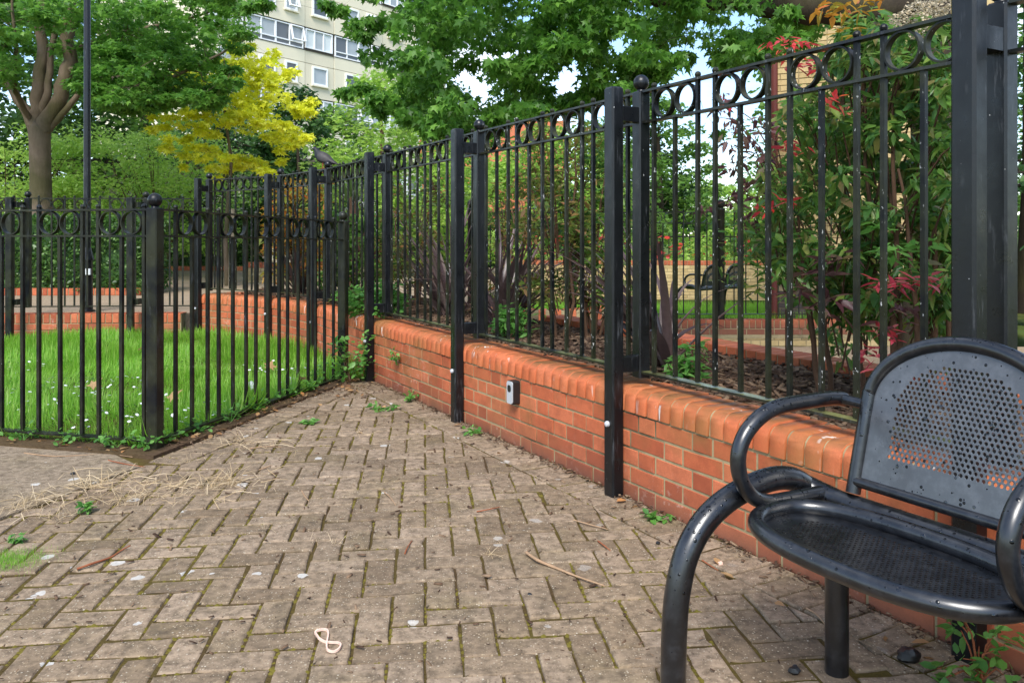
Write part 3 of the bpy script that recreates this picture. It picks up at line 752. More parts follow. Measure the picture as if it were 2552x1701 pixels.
lf=thing('lawn_railing','low black railing turning a corner round the front of the daisy lawn','railing',(-1.883,4.317,0))
post(lf,GC,BD,-.05,1.276,.066,.066,M_LOW,'corner_post',.005); ballfin(lf,GC,1.276,.0375,M_LOW)
post(lf,BE,BD,-.05,1.246,.066,.066,M_LOW,'end_post',.005); ballfin(lf,BE,1.246,.0365,M_LOW)
AE=GC+AD*2.37; post(lf,AE,BD,-.05,1.276,.066,.066,M_LOW,'end_post',.005); ballfin(lf,AE,1.276,.0375,M_LOW)
panel(lf,GC+BD*.033,BE-BD*.033,.056,1.273,5,M_LOW,M_LOW,p=.29,g=.11,fr=.14,dz=-.03,bw=.018)
panel(lf,GC+AD*.033,AE-AD*.033,.055,1.273,6,M_LOW,M_LOW,p=.283,g=.108,fr=.14,bw=.018)
rf=thing('rear_lawn_railing','black railing with rings on the brick edging behind the daisy lawn','railing',(-5,9.1,0))
RP=[Vector((-7.6,8.80,0)),Vector((-5.475,8.92,0)),Vector((-4.19,8.99,0))]; rd=Vector((1,.05,0)).normalized(); rn=Vector((-.05,1,0)).normalized()
for p in RP:
    post(rf,p,rd,-.02,1.55,.07,.062,M_LOW,'front_post'); q=p+rn*.2+rd*.09; post(rf,q,rd,.33,1.55,.06,.06,M_LOW,'panel_post'); ballfin(rf,q,1.55,.036,M_LOW)
    for z in (.40,1.47): MB().box((p+q)/2+Vector((0,0,z))-Vector(rf.location),(.06,.16,.06)).build('bracket',M_LOW,rf)
rp=[p+rn*.2+rd*.09 for p in RP]+[POSTS[7]-Vector((.05,0,0))]
for i,npr in ((0,5),(1,3),(2,1)):
    panel(rf,rp[i]+rd*.03,rp[i+1]-rd*.03,.345,1.55,npr,M_LOW,M_LOW,p=.28,g=.105)
ff=thing('far_lawn_railing','thin black railing with rings on the retaining wall beyond the flax plants','railing',(2,10.1,.1))
fx=[-.5,.75,2.58,4.4]
for x in fx: 
    p=Vector((x,10.12,0)); MB().lathe([(.05,-.02),(.05,1.34),(.056,1.35),(.05,1.37)],Vector((x,10.12,.1))-Vector(ff.location),14).build('post',M_LOW,ff,True); ballfin(ff,p,1.46,.056,M_LOW)
for i in range(3): panel(ff,Vector((fx[i]+.05,10.12,0)),Vector((fx[i+1]-.05,10.12,0)),.165,1.424,3 if i==0 else 4,M_LOW,M_LOW,p=.29,g=.11 if i else .1,bw=.013,railw=.035)
pf=thing('park_railing','distant dark park railing behind the far planter','railing',(6,24,-.3))
for k in range(5):
    b=MB()
    for q in range(12): b.box((k*2.4-8+q*.2,0,.75),(.025,.025,1.5))
    o=b.build('bars',M_LOW,pf); o['kind']='stuff'
for z in (.15,1.4): MB().box((-2,0,z),(12,.03,.04)).build('rail',M_LOW,pf)
# ------------------------------------------------------------------ apartment block
ab=thing('apartment_block','cream panelled apartment block with white framed windows rising behind the trees','apartment block',(-16,63.3,-.3),math.atan2(.818,.575))
MB().box((4.25,7.3,15),(25.9,14,30)).build('wall',M_CREAM,ab)
MB().box((4.25,.24,15),(25.7,.12,29.8)).build('joint_backing',M_JNT,ab)
MB().box((4.25,7.2,30.15),(26.4,14.6,.3)).build('roof',M_JNT,ab)
def wframe(x0,x1,z0,z1,y,nx,nz_,fr,zs=None):
    b=MB(); W_,H=x1-x0,z1-z0
    for xx in (x0+fr/2,x1-fr/2): b.box((xx,y,(z0+z1)/2),(fr,.14,H))
    for zz in (z0+fr/2,z1-fr/2): b.box(((x0+x1)/2,y+.001,zz),(W_-2*fr,.138,fr))
    for i in range(1,nx): b.box((x0+W_*i/nx,y+.002,(z0+z1)/2),(fr*(1.6 if i*2==nx else 1),.13,H-2*fr))
    if zs: b.box(((x0+x1)/2,y-.004,zs),(W_-2*fr,.15,fr))
    return b
bays=[(-8.5,-5.5),(-5.5,0),(0,3),(3,8.5),(8.5,11.5),(11.5,17)]
for k in range(-2,3):
    R=17.58+5.41*k
    for bi,(x0,x1) in enumerate(bays):
        wide=x1-x0>4; pm=M_CREAM if wide else M_PEB
        for z0,z1 in ((R-2.76,R-1.82),(R-5.39,R-2.80)):
            MB().box(((x0+x1)/2,.09+(0 if wide else .03),(z0+z1)/2),(x1-x0-.05,.18,z1-z0)).build('wall_panel',pm,ab)
        MB().box(((x0+x1)/2,.14,R-1.80),(x1-x0-.05,.34,.05)).build('ledge',M_JNT,ab)
        # strip of windows
        if wide:
            wf=wframe(x0+.15,x1-.12,R-1.74,R-.06,.12,4,1,.09,R-1.33).build('strip_window',M_WHT,ab)
            for q in range(4):
                xa=x0+.15+(x1-x0-.27)*q/4; wq=(x1-x0-.27)/4
                MB().box((xa+wq/2,.16,R-.70),(wq-.1,.02,1.14)).build('pane',M_NET if (q+bi+k)%3 else M_GLS,wf)
                MB().box((xa+wq/2,.15,R-1.53),(wq-.1,.02,.3)).build('lower_pane',M_PANEL if bi%2==0 and k>-1 and q%2 else M_GLS,wf)
                if (q*7+bi*3+k*5)%6==0:
                    sf_=wframe(-wq/2+.02,wq/2-.02,-1.2,0,0,1,1,.08); o=sf_.build('open_sash',M_WHT,wf); o.location=(xa+wq/2,.02,R-.1); o.rotation_euler=(math.radians(-14),0,0)
        else:
            wf=wframe(x0+.12,x1-.12,R-1.6,R-.08,.12,3,1,.09).build('strip_window',M_WHT,ab)
            for q in range(3):
                wq=(x1-x0-.24)/3; MB().box((x0+.12+wq*(q+.5),.16,R-.84),(wq-.1,.02,1.36)).build('pane',M_PANEL if q!=1 else M_NET,wf)
        for (a,b_) in ([(x0+1.16,x0+2.65),(x0+3.55,x0+4.7)] if wide else [(x0+.7,x0+2.25)]):
            zt=R-2.95; zb=zt-(1.5 if wide else 1.42)
            wf=wframe(a,b_,zb,zt,-.03,1,1,.13).build('window',M_WHT,ab)
            MB().box(((a+b_)/2,.005,(zb+zt)/2),(b_-a-.24,.02,zt-zb-.24)).build('pane',M_GLS if (bi+k)%2 else M_NET,wf)
            MB().box(((a+b_)/2,-.05,zb-.07),(b_-a+.2,.22,.1)).build('sill',M_CREAM,wf)
            if wide and abs(a-x0-3.55)<.1 and (bi+k)%2==0:
                o=wframe(-.5,.5,-1.25,0,0,1,1,.09).build('open_sash',M_WHT,wf); o.location=((a+b_)/2,-.13,zt-.12); o.rotation_euler=(math.radians(-18),0,0)
# ------------------------------------------------------------------ brick building at the right
yb=thing('yellow_brick_building','yellow brick building with a red band and red downpipe behind the tall shrub','building',(3.34,10.55,0),math.atan2(-.42,.907))
ybd=Vector((.907,-.42,0)).normalized()
def local_wall(root,z0,z1,Ln,mat,lim):
    wm=bpy.data.objects
    sm=brick_mesh(.215,.1,.065,mat); hm=brick_mesh(.1025,.1,.065,mat); st=MB(); z=z0; k=0
    while z+.065<=z1+.001:
        x=0.003 if k%2==0 else .003; big=(k%2==0)
        while x<Ln-.05:
            ln=.215 if big else .1025; c=(x+ln/2,rnd.gauss(0,.001),z+.0325)
            if lim[0]>0 and x<1.3: ob('brick',sm if big else hm,root,loc=c); lim[0]-=1
            else: st._a([Vector(c)+v.co for v in (sm if big else hm).vertices],[tuple(p.vertices) for p in sm.polygons])
            x+=ln+.01; big=not big
        z+=.075; k+=1
    if st.v: o=st.build('upper_bricks',mat,root); o['kind']='stuff'
yl=[230]
local_wall(yb,.055,.47,2.6,M_DKB,[40]); local_wall(yb,.505,2.6,2.6,M_YEL,yl); local_wall(yb,2.605,2.75,2.6,M_RBD,[20]); local_wall(yb,2.755,5.2,2.6,M_YEL,[0])
MB().box((1.3,2.003,2.6),(2.6,3.99,5.25)).build('wall_core',M_MOR,yb)
MB().tube([(.045,-.06,.05),(.045,-.06,5.2)],.045,12).build('downpipe',M_PIPE,yb,True)
for z in (.9,2.3,3.7): MB().box((.045,-.035,z),(.13,.06,.05)).build('pipe_bracket',M_PIPE,yb)
MB().box((1.25,2,5.27),(3.1,4.5,.14)).build('roof',M_JNT,yb)
# distant buildings
cb=thing('low_hall','low beige hall with a white window strip behind the golden tree','hall',(-13.2,27,.2))
MB().box((3,3,1.6),(9,6,3.2)).build('wall',M_PEB,cb); MB().box((3,2.7,3.3),(9.6,6.8,.2)).build('roof',M_JNT,cb)
for x in (.5,2.2,3.9,5.6): 
    o=wframe(x,x+1.3,1.1,2.3,-.05,2,1,.08).build('window',M_WHT,cb); MB().box((x+.65,-.01,1.7),(1.2,.02,1.1)).build('pane',M_GLS,o)
hs=thing('brick_house','distant red brick house with a red tiled gable roof above the trees','house',(-1,42,-.3))
MB().box((0,2,2.4),(7,6,4.8)).build('wall',M_BRK,hs)
m=MB(); m._a([(-3.8,-1.4,4.75),(3.8,-1.4,4.75),(3.8,5.4,4.75),(-3.8,5.4,4.75),(-3.8,2,7.6),(3.8,2,7.6)],[(0,1,5,4),(2,3,4,5),(3,0,4),(1,2,5),(0,3,2,1)]); rf_=m.build('roof',M_ROOF,hs)
MB().box((2,2.6,7.8),(.8,.7,1.6)).build('chimney',M_BRK,rf_)
for x in (-2,1.8):
    o=wframe(x,x+1.2,2.6,3.9,-1.03,2,1,.08).build('window',M_WHT,hs); MB().box((x+.6,-1.01,3.25),(1.1,.02,1.2)).build('pane',M_GLS,o)

# ------------------------------------------------------------------ trees and shrubs
def CP(px,py,Y,rx,rz,ry=None):
    return (tuple(W(px,py,Y)),(rx*Y/F,(ry or rx)*Y/F,rz*Y/F))
def tree(name,label,cat,base,trunk,limbs,clumps,per,tmpl,size,mat,bk,group=None,single=0,droop=.35,tw=.012,flat=.5,cs=.25,twigs=2,ds=.35):
    r=thing(name,label,cat,base,0,group)
    branchy(r,trunk,limbs,clumps,bk,tw=tw,twigs=twigs)
    P=clump_points(clumps,per); N=len(P)
    foliage(r,tmpl,P,frames(N,droop,ds,flat),RNG.normal(1,cs,N).clip(.45,1.6)*size,mat,single,name='crown')
    return r
def region(n,fn,x0,x1,y0,y1,Y0,Y1,rx,rz,rej=None):
    out=[];tries=0
    while len(out)<n and tries<n*60:
        tries+=1; px=rnd.uniform(x0,x1); py=rnd.uniform(y0,y1); Y=rnd.uniform(Y0,Y1)
        if not fn(px,py): continue
        if rej and rej(px,py,Y): continue
        s_=rnd.uniform(.7,1.3); out.append(CP(px,py,Y,rx*s_,rz*s_))
    return out
def interp(x,pts):
    if x<=pts[0][0]: return pts[0][1]
    for (a,b),(c,d) in zip(pts,pts[1:]):
        if x<=c: return b+(d-b)*(x-a)/(c-a)
    return pts[-1][1]
# sycamore on the left
base=W(102,727,14); base.z=.25
T14=lambda px,py,r,Y=14:(tuple(W(px,py,Y)),r)
trunk=[((base.x,base.y,.2),.24),T14(103,560,.185),T14(101,430,.172),T14(99,350,.172),T14(98,322,.185),T14(98,305,.12)]
limbs=[[T14(88,330,.12),T14(58,262,.085),T14(18,205,.07),T14(-30,90,.05)],
 [T14(90,320,.13),T14(92,250,.11),T14(105,150,.10),T14(100,60,.08),T14(110,-90,.06)],
 [T14(108,325,.14),T14(148,240,.125),T14(172,150,.115),T14(168,50,.10),T14(190,-110,.07)],
 [T14(112,335,.07),T14(155,285,.055),T14(200,228,.045),T14(250,190,.03),T14(300,120,.02)],
 [T14(100,300,.08),T14(118,230,.065),T14(125,130,.05),T14(150,0,.04)],
 [T14(70,290,.05,13.9),T14(35,225,.04,13.4),T14(40,120,.03,13),T14(30,0,.02,12.8)],
 [T14(172,170,.06),T14(260,200,.05,13.4),T14(350,188,.04,13),T14(430,192,.03,12.8),T14(520,150,.02,12.6),T14(620,95,.01,12.5)],
 [T14(200,120,.05),T14(300,80,.04,14.5),T14(420,60,.03,14.5),T14(560,20,.015,14.5)]]
lb=[(-140,230),(0,235),(60,190),(180,185),(230,260),(300,285),(380,280),(460,285),(530,270),(565,225),(590,160),(605,90),(620,30)]
cl=region(215,lambda x,y:y<interp(x,lb)-14 and y<interp(x,lb),-140,598,-130,290,11.6,16.5,48,20,lambda x,y,Y:(40<x<215 and y>120 and Y<14.4))
cl+=region(34,lambda x,y:interp(x,lb)-45<y<interp(x,lb)-8,200,680,60,290,11.8,13.6,36,12)
tree('sycamore_tree','broad sycamore with mossy forked trunk spreading dark leaves over the left side','tree',(base.x,base.y,.25),trunk,limbs,cl,130,T_STAR,.105,L_MAPD,B_GRY,single=120,droop=.45,tw=.011,twigs=3)
# golden tree
gb=W(566,715,14.5); gb.z=.25
T15=lambda px,py,r:(tuple(W(px,py,14.5)),r)
cl=[]
for (x,y,rx,rz) in [(610,140,38,16),(660,160,45,18),(560,165,40,14),(690,190,40,16),(470,185,40,14),(520,200,45,15),(620,200,50,18),(660,235,50,16),(430,205,28,10),(580,240,45,14),(700,240,36,13),(730,265,38,12),(770,278,22,9),(480,240,36,12),(520,270,40,12),(600,280,45,15),(650,290,50,15),(560,300,40,12),(690,310,45,13),(720,325,36,13),(620,320,40,12),(430,290,34,10),(470,310,38,12),(410,315,22,8),(520,330,34,10),(480,365,26,12),(500,390,36,12),(460,385,20,9),(560,390,26,10),(600,400,40,13),(640,405,36,12),(660,425,24,10),(540,415,26,11),(700,350,30,11),(730,345,22,9),(420,345,18,9),(640,180,40,14),(590,130,30,12),(640,260,50,12)]:
    cl.append(CP(x,y,rnd.uniform(13.7,15.4),rx*.95,rz*1.0)); cl.append(CP(x+rnd.uniform(-45,45),y+rnd.uniform(-26,26),rnd.uniform(13.7,15.4),rx*.5,rz*.9)); cl.append(CP(x+rnd.uniform(-55,55),y+rnd.uniform(-30,30),rnd.uniform(13.7,15.4),rx*.35,rz*.7))
gt=tree('golden_tree','slim young tree with bright golden yellow leaves beside the tall railing','tree',(gb.x,gb.y,.25),[((gb.x,gb.y,.2),.045),T15(562,600,.040),T15(570,480,.034),T15(577,400,.028),T15(562,300,.022),T15(556,220,.018),T15(580,140,.01)],None,cl,60,T_STAR,.115,L_YEL,B_GRY,single=100,droop=.4,tw=.006,twigs=2,flat=.55)
st=thing('tree_stake','pale timber stake tied beside the golden tree trunk','stake',(gb.x+.1,gb.y-.1,.25))
MB().tube([(0,0,-.1),(.02,0,1.35)],.045,10).build('post',B_STK,st,True); MB().tube([(-.05,.05,.95),(.06,.05,.95)],.012,6).build('tie',M_BPL,st)
# shrubs behind the hedge
def shrub(name,label,px,Y,z0,top,wid,ncl,per,tmpl,size,mat,bk=B_BRN,cat='shrub',group=None,rx=None,rz=None,stems=5,droop=.2,lean=0,single=0,tw=.008):
    X=(px-CX)/F*Y; H=top-z0; cl=[]
    for i in range(ncl):
        t=rnd.uniform(.12,1)**.8; rr=wid*(1-.55*abs(t-.5)*1.3); a=rnd.uniform(0,2*PI); q=rnd.uniform(.2,1)**.5
        cl.append(((X+math.cos(a)*rr*q+lean*t,Y+math.sin(a)*rr*q*.8,z0+H*t*.93),((rx or .22*wid),(rx or .22*wid),(rz or .12*H))))
    r=thing(name,label,cat,(X,Y,z0),0,group)
    for s_ in range(stems):
        a=2*PI*s_/stems; b=MB(); p=Vector((math.cos(a)*.05,math.sin(a)*.05,0)); e=Vector((math.cos(a)*wid*.5+lean*.8,math.sin(a)*wid*.5,H*.85))
        pts=[p.lerp(e,t)+Vector((rnd.gauss(0,.03),rnd.gauss(0,.03),0))*min(1,4*t) for t in (0,.2,.4,.6,.8,1)]
        b.tube([(0,0,-.05)]+pts,[tw*2.2,tw*2.1,tw*1.9,tw*1.6,tw*1.3,tw,tw*.5],6,False); b.build('stem',bk,r,True,80)
    off=Vector((X,Y,z0)); b=MB()
    for c,rr in cl[::2]:
        c=Vector(c)-off; p=Vector((c.x*.35,c.y*.35,c.z*.55)); b.tube([p,p.lerp(c,.5)+Vector((0,0,.05)),c],[tw,tw*.7,tw*.3],4,False)
    b.build('branches',bk,r,True,80)['kind']='stuff'
    P=clump_points(cl,per); N=len(P); foliage(r,tmpl,P,frames(N,droop,.4,.55),RNG.normal(1,.25,N).clip(.5,1.6)*size,mat,single,name='foliage')
    return r
SG='lime green shrubs behind the hedge'
for px,top,wid,Y,lab in ((40,3.3,2.1,17,'lime green feathery shrub at the left behind the sycamore trunk'),(235,3.6,2.3,18,'lime green feathery shrub behind the black lamp post'),(395,3.4,2.0,17.5,'lime green feathery shrub left of the golden tree')):
    shrub('lime_shrub',lab,px,Y,.25,top,wid,75,95,T_OVAL,.085,L_LIME,group=SG,rx=.5,rz=.16)
BT='background trees'
def bigtree(px,Y,top,wid,ncl,per,size,mat,label,z0=-.2,low=.2,name='background_tree',tmpl=T_OVAL,rz=.35,bk=B_DRK,tw=.02):
    X=(px-CX)/F*Y; cl=[]
    for i in range(ncl):
        t=rnd.uniform(low,1); prof=math.sin(PI*min(1,.18+.82*t))**.6; a=rnd.uniform(0,2*PI); q=rnd.uniform(.35,1)**.5
        cl.append(((X+math.cos(a)*wid*prof*q,Y+math.sin(a)*wid*prof*q*.7,z0+(top-z0)*t),(wid*.24,wid*.24,rz)))
    return tree(name,label,'tree',(X,Y,z0),[((X,Y,z0-.1),wid*.07),((X+.1,Y,z0+(top-z0)*.35),wid*.055),((X,Y,z0+(top-z0)*.8),wid*.02)],None,cl,per,tmpl,size,mat,bk,BT,droop=.3,tw=tw,twigs=1)
bigtree(-30,24,8.5,5.0,120,95,.22,L_DRK,'dark evergreen tree at the far left behind the lime shrubs')
bigtree(360,27,7.5,5.2,140,95,.22,L_MID,'mid green tree behind the sycamore branches')
bigtree(560,22,4.2,2.8,70,110,.15,L_DRK,'dark green tree behind the golden tree')
bigtree(740,21,4.9,1.25,60,110,.12,L_DRK,'small narrow dark tree in front of the apartment block',rz=.28)
bigtree(830,24,4.7,2.2,80,100,.14,L_MID,'bushy green tree below the apartment windows')
bigtree(950,17,4.5,1.6,90,62,.11,L_LIME,'airy light green tree in front of the apartment block',low=.3,tmpl=T_STAR,rz=.25,tw=.008,bk=B_BRN)
bigtree(1075,19,4.3,1.8,90,66,.12,L_LIME,'airy light green tree left of the distant red roof',low=.15,tmpl=T_STAR,rz=.25,tw=.008,bk=B_BRN)
bigtree(1190,26,4.6,2.6,70,90,.17,L_MID,'light green leafy tree left behind the railing')
bigtree(1350,24,4.2,2.5,75,95,.15,L_LIME,'bright lime tree behind the middle railing panel')
bigtree(1490,28,4.9,2.4,65,90,.17,L_MID,'green tree behind the second front post')
bigtree(1640,37,7.2,3.0,80,85,.22,L_MID,'tall green tree in the distance beyond the far lawn',low=.25)
bigtree(1590,40,6.9,3.2,70,80,.24,L_DRK,'darker distant tree beside the tall green one',low=.25)
bigtree(1790,46,4.2,3.4,60,80,.25,L_LIME,'low pale tree in the distance left of the yellow building',low=.1)
bigtree(2300,20,8.5,4.5,80,90,.2,L_MID,'green tree behind the yellow brick building')
bigtree(2560,14,6.5,3.0,70,90,.14,L_DRK,'dark tree at the right edge behind the railing post',low=.05)
# far-off wood
n=26000; X=RNG.uniform(-75,75,n); Yd=62+RNG.normal(0,3.0,n)-np.abs(X)*.12; top=4.2+2.2*np.sin(X*.23+1)+1.5*np.sin(X*.61)
P=np.stack([X,Yd,-.4+RNG.uniform(0,1,n)**.8*np.maximum(2.5,top)],1)
tag(foliage(None,T_QUAD,P,frames(n,.2,.5,.7),RNG.uniform(.4,.8,n),L_MID,name='far_wood'),kind='stuff')
# maple overhanging from the right
mb=W(2325,700,7.4); mb.z=-.2
T7=lambda px,py,r,Y=7.4:(tuple(W(px,py,Y)),r)
trunk=[((mb.x,mb.y,-.3),.30),T7(2325,560,.22),T7(2330,350,.20),T7(2320,150,.19),T7(2310,-30,.18),T7(2320,-300,.15)]
limbs=[[T7(2315,0,.15),T7(2180,30,.16),T7(2040,18,.17),T7(1930,10,.13),T7(1830,-10,.095),T7(1730,6,.09),T7(1640,2,.07),T7(1500,-90,.05,7.6),T7(1250,-160,.03,7.8)],
 [T7(1900,-10,.09),T7(1700,-120,.07,8),T7(1400,-220,.05,8.5),T7(1050,-160,.03,8.5)]]
lb=[(860,130),(905,150),(925,275),(1000,290),(1080,335),(1180,335),(1290,315),(1380,280),(1480,265),(1570,245),(1640,205),(1720,165),(1800,170),(1880,160),(2000,120),(2060,60)]
gap=lambda x,y:(1705<x<1790 and 60<y<200) or (1650<x<1700 and 150<y<210)
cl=region(310,lambda x,y:y<interp(x,lb)-25 and not gap(x,y) and (x>1010 or rnd.random()<.22),900,2040,-170,330,6.7,9.8,50,28)
cl+=region(50,lambda x,y:interp(x,lb)-40<y<interp(x,lb)-12 and not gap(x,y) and (x>1010 or rnd.random()<.5),930,1900,100,330,6.8,8.4,34,22)
for x,y,rx,rz in [(620,12,26,14),(660,4,20,10),(840,20,30,14),(815,8,20,10),(880,60,22,18),(905,85,24,14),(930,55,30,20),(860,225,22,10),(900,215,30,14),(940,240,28,16),(985,60,36,22),(1790,330,8,8),(1440,90,40,24),(1500,40,40,24),(1090,60,50,30),(1050,170,40,24)]: cl.append(CP(x,y,rnd.uniform(7,8.2),rx,rz))
tree('maple_tree','large maple whose thick dark limb hangs star shaped leaves over the railing','tree',(mb.x,mb.y,-.2),trunk,limbs,cl,84,T_STAR,.082,L_MAP,B_DRK,single=300,droop=.85,tw=.0045,twigs=1,ds=.3,flat=.6)

# bed planting --------------------------------------------------------
def bedY(px,K): return K/(.559+(px-CX)/F)
def bcl(px,py,K,rx,rz): return CP(px,py,bedY(px,K),rx,rz)
nb=W(2140,930,3.45); nb.z=.44
nd=thing('heavenly_bamboo','tall bushy evergreen shrub with some purple and red leaves behind the nearest railing panel','shrub',tuple(nb))
off=Vector(nb)
cl=[]
tries=0
while len(cl)<240 and tries<9000:
    tries+=1; px=rnd.uniform(1890,2420); py=rnd.uniform(40,900)
    lo=interp(py,[(40,2130),(150,2060),(250,1985),(400,1925),(560,1885),(640,1900),(760,1990),(900,2110)])
    if px<lo: continue
    if py>760 and rnd.random()<.6: continue
    cl.append(bcl(px,py,rnd.uniform(2.95,3.75),44,30))
b=MB()
stems=[(2050,940,2010,700,1985,520),(2075,940,2040,740,2060,300),(2250,930,2235,600,2190,330),(2195,930,2190,650,2140,120),(2330,930,2340,640,2300,60),(2290,930,2285,700,2240,420),(2140,935,2165,820,2100,560),(2360,930,2380,700,2390,300),(2230,930,2230,480,2225,250)]
for x0,y0,x1,y1,x2,y2 in stems:
    K=rnd.uniform(3.0,3.4); p0=W(x0,y0,bedY(x0,K)); p0.z=.42; p1=W(x1,y1,bedY(x1,K)); p2=W(x2,y2,bedY(x2,K)); pts=[]
    for t in range(8):
        t/=7; pts.append((p0*(1-t)**2+p1*2*t*(1-t)+p2*t*t)-off+Vector((rnd.gauss(0,.006),rnd.gauss(0,.006),0)))
    MB().tube(pts,[.013-.008*i/7 for i in range(8)],7).build('stem',B_BRN,nd,True,80)
for c,r in cl:
    c=Vector(c)-off; p=Vector((c.x*.7+rnd.gauss(0,.05),c.y*.7,max(.05,c.z-.22))); b.tube([p,p.lerp(c,.6)+Vector((0,0,.03)),c],[.0045,.003,.0015],4,False)
b.build('twigs',B_BRN,nd,True,80)['kind']='stuff'
P=clump_points(cl,42); N=len(P); foliage(nd,T_LANCE,P,frames(N,.55,.4,.5),RNG.normal(1,.25,N).clip(.5,1.6)*.062,L_NAN,230)
def sprig(px,py,K,n,size,mat,rx,rz,nm):
    P=clump_points([bcl(px,py,K,rx,rz)],n); foliage(nd,T_LANCE,P,frames(n,.1,.4,.4),RNG.normal(1,.2,n).clip(.6,1.4)*size,mat,0,name=nm)
for px,py,n,s,m,rx,rz in [(2010,690,26,.075,L_PUR,60,34),(2060,760,18,.07,L_PUR,40,26),(1985,730,10,.08,L_PUR,26,20),(2090,640,14,.07,L_PUR,40,20),(2240,790,24,.06,L_PUR,60,40)]: sprig(px,py,2.85,n,s,m,rx,rz,'purple_leaves')
for px,py,n,s,rx,rz in [(1985,120,26,.042,60,18),(1935,105,12,.042,32,12),(2060,255,16,.048,36,18),(1985,365,18,.048,42,20),(1895,520,10,.055,34,10),(2035,165,9,.05,30,16),(1810,250,7,.05,44,26),(1960,510,8,.05,22,10)]: sprig(px,py,2.8,n,s,L_RED,rx,rz,'red_leaves')
for px,py,n,s,rx,rz in [(2205,710,26,.055,46,14),(2310,700,20,.055,40,16),(2170,880,22,.05,40,24),(2230,920,18,.05,46,22),(2215,830,14,.05,34,22),(1990,160,14,.055,46,10)]: sprig(px,py,2.82,n,s,L_PNK,rx,rz,'pink_leaves')
for px,py,n,s,rx,rz in [(2080,20,26,.055,50,24),(2150,10,26,.055,50,20),(2120,80,14,.05,40,14)]: sprig(px,py,2.85,n,s,L_ORG,rx,rz,'orange_leaves')
for px,py in ((2290,20),(2330,45),(2250,50),(2300,80),(2350,10)):
    P=clump_points([bcl(px,py,3.0,34,22)],170); foliage(nd,T_CUSH,P,frames(170,.2,.5,.6),RNG.uniform(.003,.006,170),L_CRM,0,name='flower_panicle')
for px,py in ((2230,620),(2300,600),(2250,640),(2200,560)): sprig(px,py,2.85,14,.06,L_WEED,40,20,'young_leaves')
for px,py,n in ((1800,600,16),(1835,640,18),(1860,575,20),(1880,660,22),(1820,700,14),(1790,555,10),(1870,720,18),(1905,600,24),(1915,690,24),(1850,530,14)): sprig(px,py,3.0,n,.055,L_NAN,40,26,'low_leaves')
# sparse dark stems against the sky
sp=thing('wispy_shrub','wispy shrub of thin stems and sparse dark purple leaves against the sky','shrub',tuple(Vector((W(1960,880,3.75).x,3.75,.44))))
off=Vector(sp.location); b=MB(); cl=[]
for px,py in [(1800,270),(1830,300),(1855,330),(1790,240),(1880,360),(1845,390),(1825,420),(1870,440),(1900,300),(1900,400),(1905,460),(1850,470),(1815,360),(1890,490),(1930,330),(1760,520),(1830,500),(1870,540)]:
    c=bcl(px,py,3.2,26,16); cl.append(c); q=Vector(c[0])-off; p=Vector((0,0,.1)); e=Vector((.0,.0,.7+rnd.uniform(0,.3)))
    b.tube([p,e,e.lerp(q,.5)+Vector((0,0,.08)),q],[.007,.005,.003,.0012],5,False)
b.build('stems',B_BRN,sp,True,80)['kind']='stuff'
P=clump_points(cl,15); N=len(P); foliage(sp,T_LANCE,P,frames(N,.5,.5,.6),RNG.normal(1,.25,N).clip(.5,1.5)*.055,L_PUR,60)
# other shrubs in the bed
def bshrub(label,px,K,top,wid,ncl,per,size,mat,**k):
    Y=bedY(px,K); return shrub('bed_shrub',label,px,Y,.44,top,wid,ncl,per,T_LANCE,size,mat,rx=.10,rz=.09,tw=.006,**k)
bshrub('rusty leaved shrub with red tips behind the second railing panel',1400,3.35,1.95,.36,60,30,.06,L_RUS)
bshrub('leafy green and purple shrub beside the second front post',1475,3.6,1.75,.30,55,38,.06,L_NAN)
bshrub('brownish red shrub behind the third railing panel',1030,3.4,1.75,.36,46,30,.065,L_RUS)
bshrub('thin reddish shrub at the left of the second panel',1275,3.9,1.6,.22,30,26,.06,L_RUS)
r=shrub('bed_shrub','orange and green shrub behind the far end of the tall railing',752,9.6,.44,1.9,.42,60,45,T_LANCE,.08,L_ORG,rx=.14,rz=.12)
r=shrub('bed_shrub','green shrub behind the fourth railing panel',905,8.3,.44,1.45,.45,55,45,T_OVAL,.06,L_MID,rx=.14,rz=.1)
r=shrub('bed_shrub','low bright green plant beside the flax near the second panel',1275,bedY(1275,3.0),.44,.66,.13,26,16,T_LANCE,.055,L_WEED,rx=.05,rz=.03,stems=3,tw=.003)
r=shrub('bed_shrub','low green weed in the mulch behind the near panel',1720,bedY(1720,3.0),.44,.62,.10,16,12,T_LANCE,.055,L_WEED,rx=.04,rz=.03,stems=3,tw=.003)
r=shrub('bed_shrub','low green leafy plant behind the third front post',915,6.9,.44,.75,.3,35,30,T_OVAL,.05,L_WEED,rx=.1,rz=.05,stems=3,tw=.003)
def blade(L_,wd,az,el,curl,n=8,twist=0):
    V=[];p=Vector((0,0,0)); a=el; d=Vector((math.cos(az),math.sin(az),0)); sd=Vector((-math.sin(az),math.cos(az),0))
    for i in range(n+1):
        t=i/n; wv=wd*(.55+.45*math.sin(PI*min(1,t*1.25+.15)))*(1-t**3)+.0015
        nrm_=(-math.sin(a)*d+math.cos(a)*Vector((0,0,1)))
        V+=[p-sd*wv/2+nrm_*wv*.14,p-nrm_*wv*.10,p+sd*wv/2+nrm_*wv*.14]
        p=p+(math.cos(a)*d+math.sin(a)*Vector((0,0,1)))*L_/n; a-=curl/n*(.4+1.3*t)
    Fs=[]
    for i in range(n):
        for q in (0,1): Fs.append((3*i+q,3*i+q+1,3*i+q+4,3*i+q+3))
    return V,Fs
